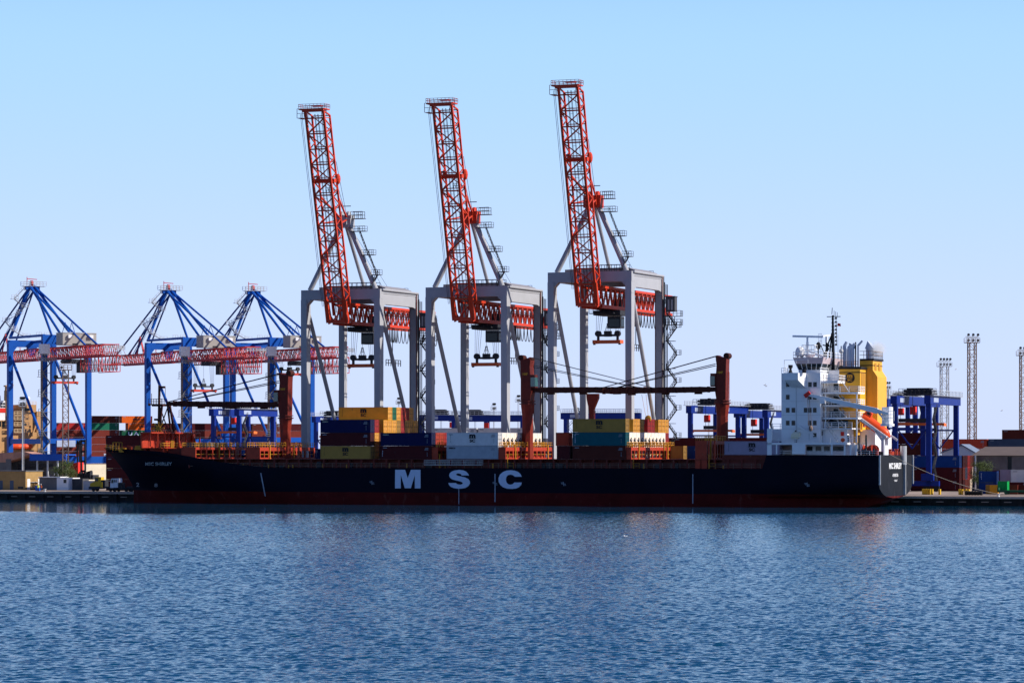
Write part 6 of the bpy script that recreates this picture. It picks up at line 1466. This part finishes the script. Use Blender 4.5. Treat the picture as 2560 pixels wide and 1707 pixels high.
# ------------------------------------------------------------------ left apron: sheds, huts, vehicles, people
def QF(px, w): return F(T(px, w), w, 2)
def left_apron():
    o = WP(172, 850); o.z = 2; root = thing('boundary_wall', 'tall cream weathered wall behind the red lifter and the lorries', 'wall', o, A2)
    mb = MB(); mb.box(0, 12.6, 0, .5, 2, 8.4); mb.build('wall_face', M_tarp, root); mb = MB(); mb.box(-.1, 12.7, -.08, .58, 8.4, 8.55); mb.build('coping', M_conc, root)
    # open shed with blue fascia
    w = 92; o = QF(0, w); root = thing('open_shed', 'open fronted shed with rusty roof and bright blue fascia board', 'building', o, QZ)
    t0 = T(0, w); s = lambda p: T(p, w) - t0
    zt = Z(1136, T(80, w), w)
    mb = MB(); a, b = s(-40), s(167)
    mb.add([(a, 0, zt - .8), (s(20), 0, zt - .5), (s(20), 7, zt + .6), (a, 7, zt + .4)], [(0, 1, 2, 3)]); mb.prism([(a, zt - 2.2), (s(15), zt - 2.0), (s(80), zt + .2), (s(60), zt + .8), (a, zt + .1)], 'y', 0, 6)
    mb.build('roof', M_roofrust, root)
    mb = MB(); mb.box(s(76), b, -.4, .0, zt - 3.0 + 1.4, zt + .15); mb.box(s(76), b, 0, 5, zt - .2, zt + .1); mb.build('fascia_board', mat('fascia blue', (.01, .09, .45), .5), root)
    mb = MB()
    for p in (90, 116, 141): mb.box(s(p), s(p) + .35, .2, .6, 2, zt - 1)
    mb.bar((s(118), .4, 6), (s(126), .4, 2.4), .2); mb.bar((s(134), .4, 6), (s(131), .4, 2.4), .2); build_each(mb, 'post', M_steel, root)
    mb = MB(); mb.box(s(-40), s(15), .2, .4, 2, zt - 2); mb.box(s(15), s(28), -.1, .1, 2, zt - 1.2); mb.box(s(-40), b - 3.2, 5, 5.3, 2, zt - .3); mb.build('wall', M_sheet, root)
    mb = MB(); mb.box(s(28), s(88), 3.6, 3.8, 2, zt - 3.5); mb.box(s(28), s(115), 3.4, 3.8, zt - 3.3, zt - 2.5); mb.build('back_panel', M_dark, root)
    # yellow brick building
    w = 60; o = QF(-30, w); t0 = T(-30, w); s = lambda p: T(p, w) - t0; root = thing('brick_building', 'low flat roofed yellow brick building beside the quay edge', 'building', o, QZ)
    zt = Z(1178, T(60, w), w); mb = MB(); mb.box(0, s(64), 0, 9, 2, zt); wall = mb.build('wall', M_brick, root)
    mb = MB(); mb.box(-.2, s(64) + .2, -.2, 9.2, zt, zt + .2); mb.build('roof', M_sheet, root)
    for p in (-2, 25): mb = MB(); mb.box(s(p), s(p + 9), -.06, .0, 2, 4.4); mb.build('door', mat('door blue grey', (.06, .09, .14), .6), root)
    mb = MB(); mb.box(s(45), s(58), -.05, 0, 2.3, 2.9); mb.build('vent', M_dark, root)
    xr = s(64)
    for y in (.8, 6.3):
        mb = MB(); mb.box(xr, xr + .08, y, y + 1.4, 2, 4.8); mb.build('door', M_white, root)
    mb = MB(); mb.box(xr, xr + .5, 2.4, 6.1, 3.9, 4.05); mb.box(xr, xr + .5, 2.4, 6.1, 2.5, 2.65); mb.build('wall_rail', M_steel, root)
    tag(MB().box(0, 1.1, 0, .8, 0, 1.3).build('waste_bin', M_blue), 'small blue bin at the corner of the yellow brick building', 'bin', None, F(T(88, 48), 48, 2.0), QZ)
    # corrugated hut
    w = 60; o = QF(98, w); t0 = T(98, w); s = lambda p: T(p, w) - t0; root = thing('corrugated_hut', 'long low grey corrugated hut with a white end wall', 'building', o, QZ)
    zt = Z(1193, T(120, w), w); mb = MB(); mb.box(0, s(142), 0, 6, 2, zt); mb.build('wall', M_sheet, root)
    mb = MB(); mb.box(s(142), s(171), -.0, 6, 2, zt - .1); mb.box(-.2, s(143), -.3, 6.2, zt, zt + .15); mb.build('end_wall', M_white, root)
    mb = MB(); mb.box(s(159), s(166), -.05, 0, zt - 1.4, zt - .5); mb.build('window', M_glass, root)
    mb = MB(); mb.box(s(112), s(119), -.05, 0, 2, 4.0); mb.build('door', M_sheet, root)
    # grey block wall and grey container
    tag(MB().box(0, T(203, 62) - T(172, 62), 0, 4, 0, 2.9).build('block_wall', mat('block wall', (.07, .07, .075), .9, var=.3)), 'dark block wall enclosure right of the white hut end', 'wall', None, QF(172, 62), QZ)
    container(QF(208, 60), QZ, 'lightgrey', 'plain light grey short container beside the yellow terminal truck', None, L=3.0, H=2.4, detail=False)
    # reach stacker
    w = 72; root = thing('container_lifter', 'red container lifter with tall dark masts in front of the cream hull', 'vehicle', QF(172, w), QZ)
    t0 = T(172, w); s = lambda p: T(p, w) - t0
    mb = MB(); mb.prism([(0, 4.2), (s(195), 4.2), (s(195), 9.0), (s(176), 8.7), (0, 7.0)], 'y', 0, 3.0); mb.build('body', M_redcab, root)
    mb = MB()
    for p in (187, 192): mb.box(s(p), s(p) + .28, 1, 1.3, 2.6, 14.6)
    for p in (202, 212): mb.box(s(p), s(p) + .35, -.3, .1, 4.0, 14.8)
    for z in (6.5, 9, 11.5, 14.2): mb.box(s(202), s(213), -.3, .2, z, z + .5)
    mb.box(s(186), s(195), 1.1, 1.5, 13.6, 14.3); mb.build('mast', M_black, root)
    mb = MB(); mb.box(s(195), s(235), -.6, 2.6, 4.6, 5.8); mb.bar((s(195), 0, 5.5), (s(230), 0, 6.6), .7)
    for k in range(6): mb.box(s(196 + k * 6), s(200 + k * 6), -.9, .4, 4.8, 6.2 + .4 * (k % 2))
    mb.build('chassis', M_dark, root)
    for p in (176, 190, 200, 222):
        mb = MB(); mb.lathe([(.5, -.4), (.95, -.3), (.95, .3), (.5, .4)], (s(p), 0, 2.95), 14, 'y'); mb.build('wheel', M_tyre, root)
    # terminal tractor (yellow)
    w = 44; t0 = T(225, w); s = lambda p: T(p, w) - t0; root = thing('terminal_truck', 'old yellow terminal truck seen beside the white lorry', 'truck', QF(225, w), QZ)
    mb = MB(); mb.prism([(0, 3.2), (0, 3.9), (1.0, 4.3), (3.4, 4.3), (3.4, 2.9), (.2, 2.9)], 'y', 0, 2.3); mb.prism([(1.1, 4.3), (1.2, 5.5), (2.9, 5.5), (2.9, 4.3)], 'y', .3, 1.9); mb.build('cab', M_ytruck, root)
    mb = MB(); mb.prism([(1.22, 4.45), (1.3, 5.3), (2.1, 5.3), (2.1, 4.45)], 'y', .24, .3); mb.build('window', M_glass, root)
    mb = MB(); mb.prism([(-.4, 2.5), (-.3, 3.2), (2.8, 3.2), (2.9, 2.6)], 'y', -.05, 2.35); mb.box(2.8, 8, .3, 2.0, 2.7, 3.2); mb.box(3.0, 4.0, .2, 2.1, 3.2, 4.8); mb.build('chassis', M_dark, root)
    for x in (.9, 5.6, 6.8):
        for y in (.2, 2.1): mb = MB(); mb.lathe([(.3, -.15), (.5, -.15), (.5, .15), (.3, .15)], (x, y, 2.51), 14, 'y'); mb.build('wheel', M_tyre, root)
    # white lorry
    w = 40; root = thing('lorry', 'white lorry cab without trailer parked by the bow', 'truck', QF(275, w), QZ)
    mb = MB(); mb.prism([(0, 2.9), (.05, 4.0), (.35, 5.2), (2.0, 5.25), (2.1, 4.8), (2.1, 3.0)], 'y', 0, 2.4); mb.build('cab', M_wtruck, root)
    mb = MB(); mb.prism([(.25, 4.1), (.5, 4.95), (.95, 4.95), (.95, 4.1)], 'y', -.05, 0); mb.box(1.15, 1.45, -.05, 0, 4.3, 4.9); mb.box(1.6, 1.85, -.05, 0, 4.3, 4.9); mb.build('window', M_glass, root)
    mb = MB(); mb.box(.4, 6.6, .5, 1.9, 2.6, 3.0); mb.box(2.1, 3.0, .3, 2.1, 3.0, 4.2); mb.box(4.3, 5.6, .5, 1.9, 3.0, 3.3); mb.build('chassis', M_dark, root)
    for x in (1.2, 4.4, 5.8):
        for y in (.2, 2.2): mb = MB(); mb.lathe([(.3, -.15), (.5, -.15), (.5, .15), (.3, .15)], (x, y, 2.51), 14, 'y'); mb.build('wheel', M_tyre, root)
left_apron()
def person(o, rz, torso_m, label, pose=0):
    root = thing('person', label, 'person', o, rz)
    def skin(chain, name, m, par=root):
        me = bpy.data.meshes.new(name); vs = [c[0] for c in chain[0]]; me.from_pydata(vs, chain[1], []); ob = link(name, me, par); me.materials.append(m)
        ob.modifiers.new('Skin', 'SKIN'); 
        for i, c in enumerate(chain[0]): me.skin_vertices[0].data[i].radius = (c[1], c[1])
        me.skin_vertices[0].data[0].use_root = True
        sub = ob.modifiers.new('Sub', 'SUBSURF'); sub.levels = 1; sub.render_levels = 1
        return ob
    return root, skin
def make_skin_person(o, rz, jm, label, stride=.18, armf=.2):
    root = thing('person', label, 'person', o, rz)
    V = [((0, 0, .95), .15), ((0, 0, 1.2), .15), ((0, 0, 1.42), .17), ((0, 0, 1.53), .06), ((0, .01, 1.66), .1), ((0, .01, 1.74), .09),
         ((.1, 0, .88), .1), ((.12, stride, .5), .07), ((.12, stride * .9, .09), .05), ((.12, stride * .9 + .16, .03), .045),
         ((-.1, 0, .88), .1), ((-.12, -stride * .5, .5), .07), ((-.12, -stride, .09), .05), ((-.12, -stride + .16, .03), .045),
         ((.2, 0, 1.43), .065), ((.26, -.04, 1.16), .05), ((.25, armf, .95), .04), ((.24, armf + .08, .88), .035),
         ((-.2, 0, 1.43), .065), ((-.26, -.04, 1.16), .05), ((-.25, armf * .6, .93), .04), ((-.24, armf * .6 + .06, .86), .035)]
    E = [(0, 1), (1, 2), (2, 3), (3, 4), (4, 5), (0, 6), (6, 7), (7, 8), (8, 9), (0, 10), (10, 11), (11, 12), (12, 13), (2, 14), (14, 15), (15, 16), (16, 17), (2, 18), (18, 19), (19, 20), (20, 21)]
    me = bpy.data.meshes.new('body'); me.from_pydata([v for v, r in V], E, []); ob = link('body', me, root)
    ob.modifiers.new('Skin', 'SKIN')
    for i, (v, r) in enumerate(V): me.skin_vertices[0].data[i].radius = (r, r)
    me.skin_vertices[0].data[0].use_root = True
    sub = ob.modifiers.new('Sub', 'SUBSURF'); sub.levels = 1; sub.render_levels = 1
    bpy.context.view_layer.update()
    m2 = bpy.data.meshes.new_from_object(ob.evaluated_get(bpy.context.evaluated_depsgraph_get()))
    ob.modifiers.clear(); ob.data = m2; bpy.data.meshes.remove(me)
    m2.name = 'body'; m2.materials.clear(); m2.materials.append(M_navyc); m2.materials.append(M_skin); m2.materials.append(jm)
    for p in m2.polygons:
        c = p.center; p.material_index = 1 if (c.z > 1.55 or (c.z < .93 and abs(c.x) > .21)) else 2 if c.z > .95 else 0
        p.use_smooth = True
    mb = MB(); mb.lathe([(.125, 0), (.12, .06), (.08, .13), (.01, .15)], (0, .01, 1.72), 12); mb.mi = [0] * len(mb.f)
    me = mb.mesh('helmet', M_wtruck); link('helmet', me, root)
    return root
make_skin_person(F(T(96, 33), 33, 2.02), radians(200), M_yvis, 'person in a yellow vest and white helmet standing at the quay edge')
make_skin_person(F(T(102.5, 32.6), 32.6, 2.02), radians(150), M_hivis, 'person in an orange jacket and dark trousers standing at the quay edge')
# ------------------------------------------------------------------ trees
def tree(o, h, r, n, label, seed=1):
    random.seed(seed); root = thing('tree', label, 'tree', o, 0)
    mb = MB(); mb.tube((0, 0, 2), (.2, 0, 2 + h * .4), .22, 8, .15); tips = []
    for k in range(9):
        a = k * 2.4; d = Vector((cos(a) * r * .7, sin(a) * r * .7, h * (.5 + .4 * random.random()))); mb.tube((.1, 0, 2 + h * (.2 + .02 * k)), (d.x, d.y, 2 + d.z), .08, 6, .03); tips.append(d)
    mb.build('trunk', M_trunk, root)
    mb = MB(); cl = []
    for k in range(26):
        a = random.random() * 6.28; rr = r * sqrt(random.random()); z = h * (.3 + .65 * random.random()); f = 1 - abs(z / h - .6) * .9
        cl.append((Vector((cos(a) * rr * f, sin(a) * rr * f, 2 + z)), .35 + .5 * random.random()))
    for i in range(n):
        c, q = random.choice(cl); p = c + Vector((random.gauss(0, q), random.gauss(0, q), random.gauss(0, q * .7)))
        u = Vector((random.gauss(0, 1), random.gauss(0, 1), random.gauss(0, 1))).normalized(); v = u.orthogonal().normalized(); s = .07 + .1 * random.random()
        mb.add([p - u * s, p + v * s * .6, p + u * s, p - v * s * .6], [(0, 1, 2, 3)])
    mb.build('crown', M_leaf, root)
tree(QF(158, 66), 7.0, 2.7, 5200, 'small wind blown green tree beside the open shed', 3)
tree(F(T(2452, 100), 100, 2), 7.4, 3.0, 5000, 'round green tree growing by the dark warehouse', 5)
random.seed(11)
# ------------------------------------------------------------------ quay furniture, rope, smoke, birds
def rope():
    a = F(TSTERN - 1.5, 4, 11.4); a = F(T(2222, 9), 9, 11.3); b = F(T(2494, 33.5), 33.5, 2.6); mb = MB(); n = 16
    p = [a.lerp(b, k / n) - Vector((0, 0, 1.0 * 4 * (k / n) * (1 - k / n))) for k in range(n + 1)]
    o = p[0].copy(); mb.poly([q - o for q in p], .055, 6); x = mb.build('mooring_rope', M_rope); tag(x, 'pale mooring rope sagging from the stern to the quay bollard', 'rope', None, o)
rope()
def bollard(px, label):
    mb = MB(); mb.lathe([(.35, 0), (.25, .15), (.22, .45), (.4, .55), (.38, .7)], (0, 0, 0), 12)
    tag(mb.build('bollard', M_steel), label, 'bollard', 'bollards on the quay edge', F(T(px, 32.6), 32.6, 2.02), QZ)
bollard(2496, 'steel mooring bollard holding the rope at the right end of the quay'); bollard(2256, 'steel mooring bollard at the quay edge beside the ship stern'); bollard(112, 'steel mooring bollard beside the two people on the quay')
for i, (px, w) in enumerate([(2305, 60), (2310.5, 60), (2316, 60), (2321.5, 60), (2327, 58), (2346, 58), (2396, 57), (2402, 57), (2411, 57), (2418, 57)]):
    mb = MB(); mb.box(0, .42, 0, .8, 0, 1.3); o = mb.build('barrier_block', M_ytruck)
    g = 'yellow barrier blocks by the yard'
    tag(o, ['first', 'second', 'third', 'fourth', 'fifth', 'sixth', 'seventh', 'eighth', 'ninth', 'tenth'][i] + ' yellow barrier block from the left on the apron right of the stern', 'barrier', g, F(T(px, w), w, 2.0), QZ)
    mb = MB(); mb.prism([(0, 0.1), (.15, .1), (.42, 1.1), (.27, 1.1)], 'y', -.02, 0); build_each(mb, 'stripe', M_black, o)
for i in range(6):
    px = 2416 + i * 7.4; mb = MB(); mb.lathe([(.3, -.3), (.5, -.25), (.5, .25), (.3, .3)], (0, 0, .5), 12, 'x')
    tag(mb.build('tyre_fender', M_tyre), NTH[i].replace('nearest', 'first') + ' old tyre from the left in the row on the apron by the lattice mast', 'tyre', 'old tyres lying on the apron', F(T(px, 52), 52, 2.0), QZ)
def smoke():
    mb = MB(); mb.ball((0, 0, 0), 1, (2.2, 2.0, 1.9), 16, 12); m = bpy.data.materials.new('funnel smoke'); m.use_nodes = True; n = m.node_tree.nodes; l = m.node_tree.links
    n.remove(n['Principled BSDF']); v = n.new('ShaderNodeVolumePrincipled'); v.inputs['Color'].default_value = (1, .97, .93, 1)
    tc = n.new('ShaderNodeTexCoord'); ln = n.new('ShaderNodeVectorMath'); ln.operation = 'LENGTH'; mp = n.new('ShaderNodeMapping'); mp.inputs['Scale'].default_value = (1 / 2.2, .5, 1 / 1.9)
    l.new(tc.outputs['Object'], mp.inputs[0]); l.new(mp.outputs[0], ln.inputs[0]); r = n.new('ShaderNodeMapRange'); r.inputs[1].default_value = .25; r.inputs[2].default_value = 1; r.inputs[3].default_value = .55; r.inputs[4].default_value = 0
    l.new(ln.outputs['Value'], r.inputs[0]); l.new(r.outputs[0], v.inputs['Density']); l.new(v.outputs[0], n['Material Output'].inputs['Volume'])
    o = mb.build('smoke', m); o['kind'] = 'stuff'; o['label'] = 'small white puff of smoke above the yellow funnel'; o['category'] = 'smoke'
    o.location = F(T(2184, 16.5) + .8, 16.5, Z(872, 75, 16))
smoke()
for i, (px, py, d) in enumerate(((1912, 962, 600), (1915, 965, 610), (2389, 923, 700), (2418, 922, 700), (2504, 1026, 650), (1563, 1340, 330))):
    o = WP(px, d); z = max(.15, HC + (YH - py) * d / FF); s = .35 if i < 5 else .25
    mb = MB(); mb.ball((0, 0, 0), s * .35, (2.2, .8, .8), 8, 5); mb.ball((s * .8, 0, s * .15), s * .18, (1.2, 1, 1), 6, 4)
    for q in (-1, 1): mb.add([(-.2 * s, 0, 0), (.3 * s, 0, 0), (.1 * s, q * s * 1.6, s * .5), (-.15 * s, q * s * 1.5, s * .45)], [(0, 1, 2, 3)])
    wh = ['left of two gulls flying beside the superstructure', 'right of two gulls flying beside the superstructure', 'gull flying left of the tallest light mast', 'gull flying against the tallest light mast', 'gull flying low between the two right light masts', 'gull resting on the open water in front of the ship'][i]
    tag(mb.build('gull', M_bird), 'tiny white ' + wh, 'bird', 'gulls over the harbour', (o.x, o.y, z), .3)
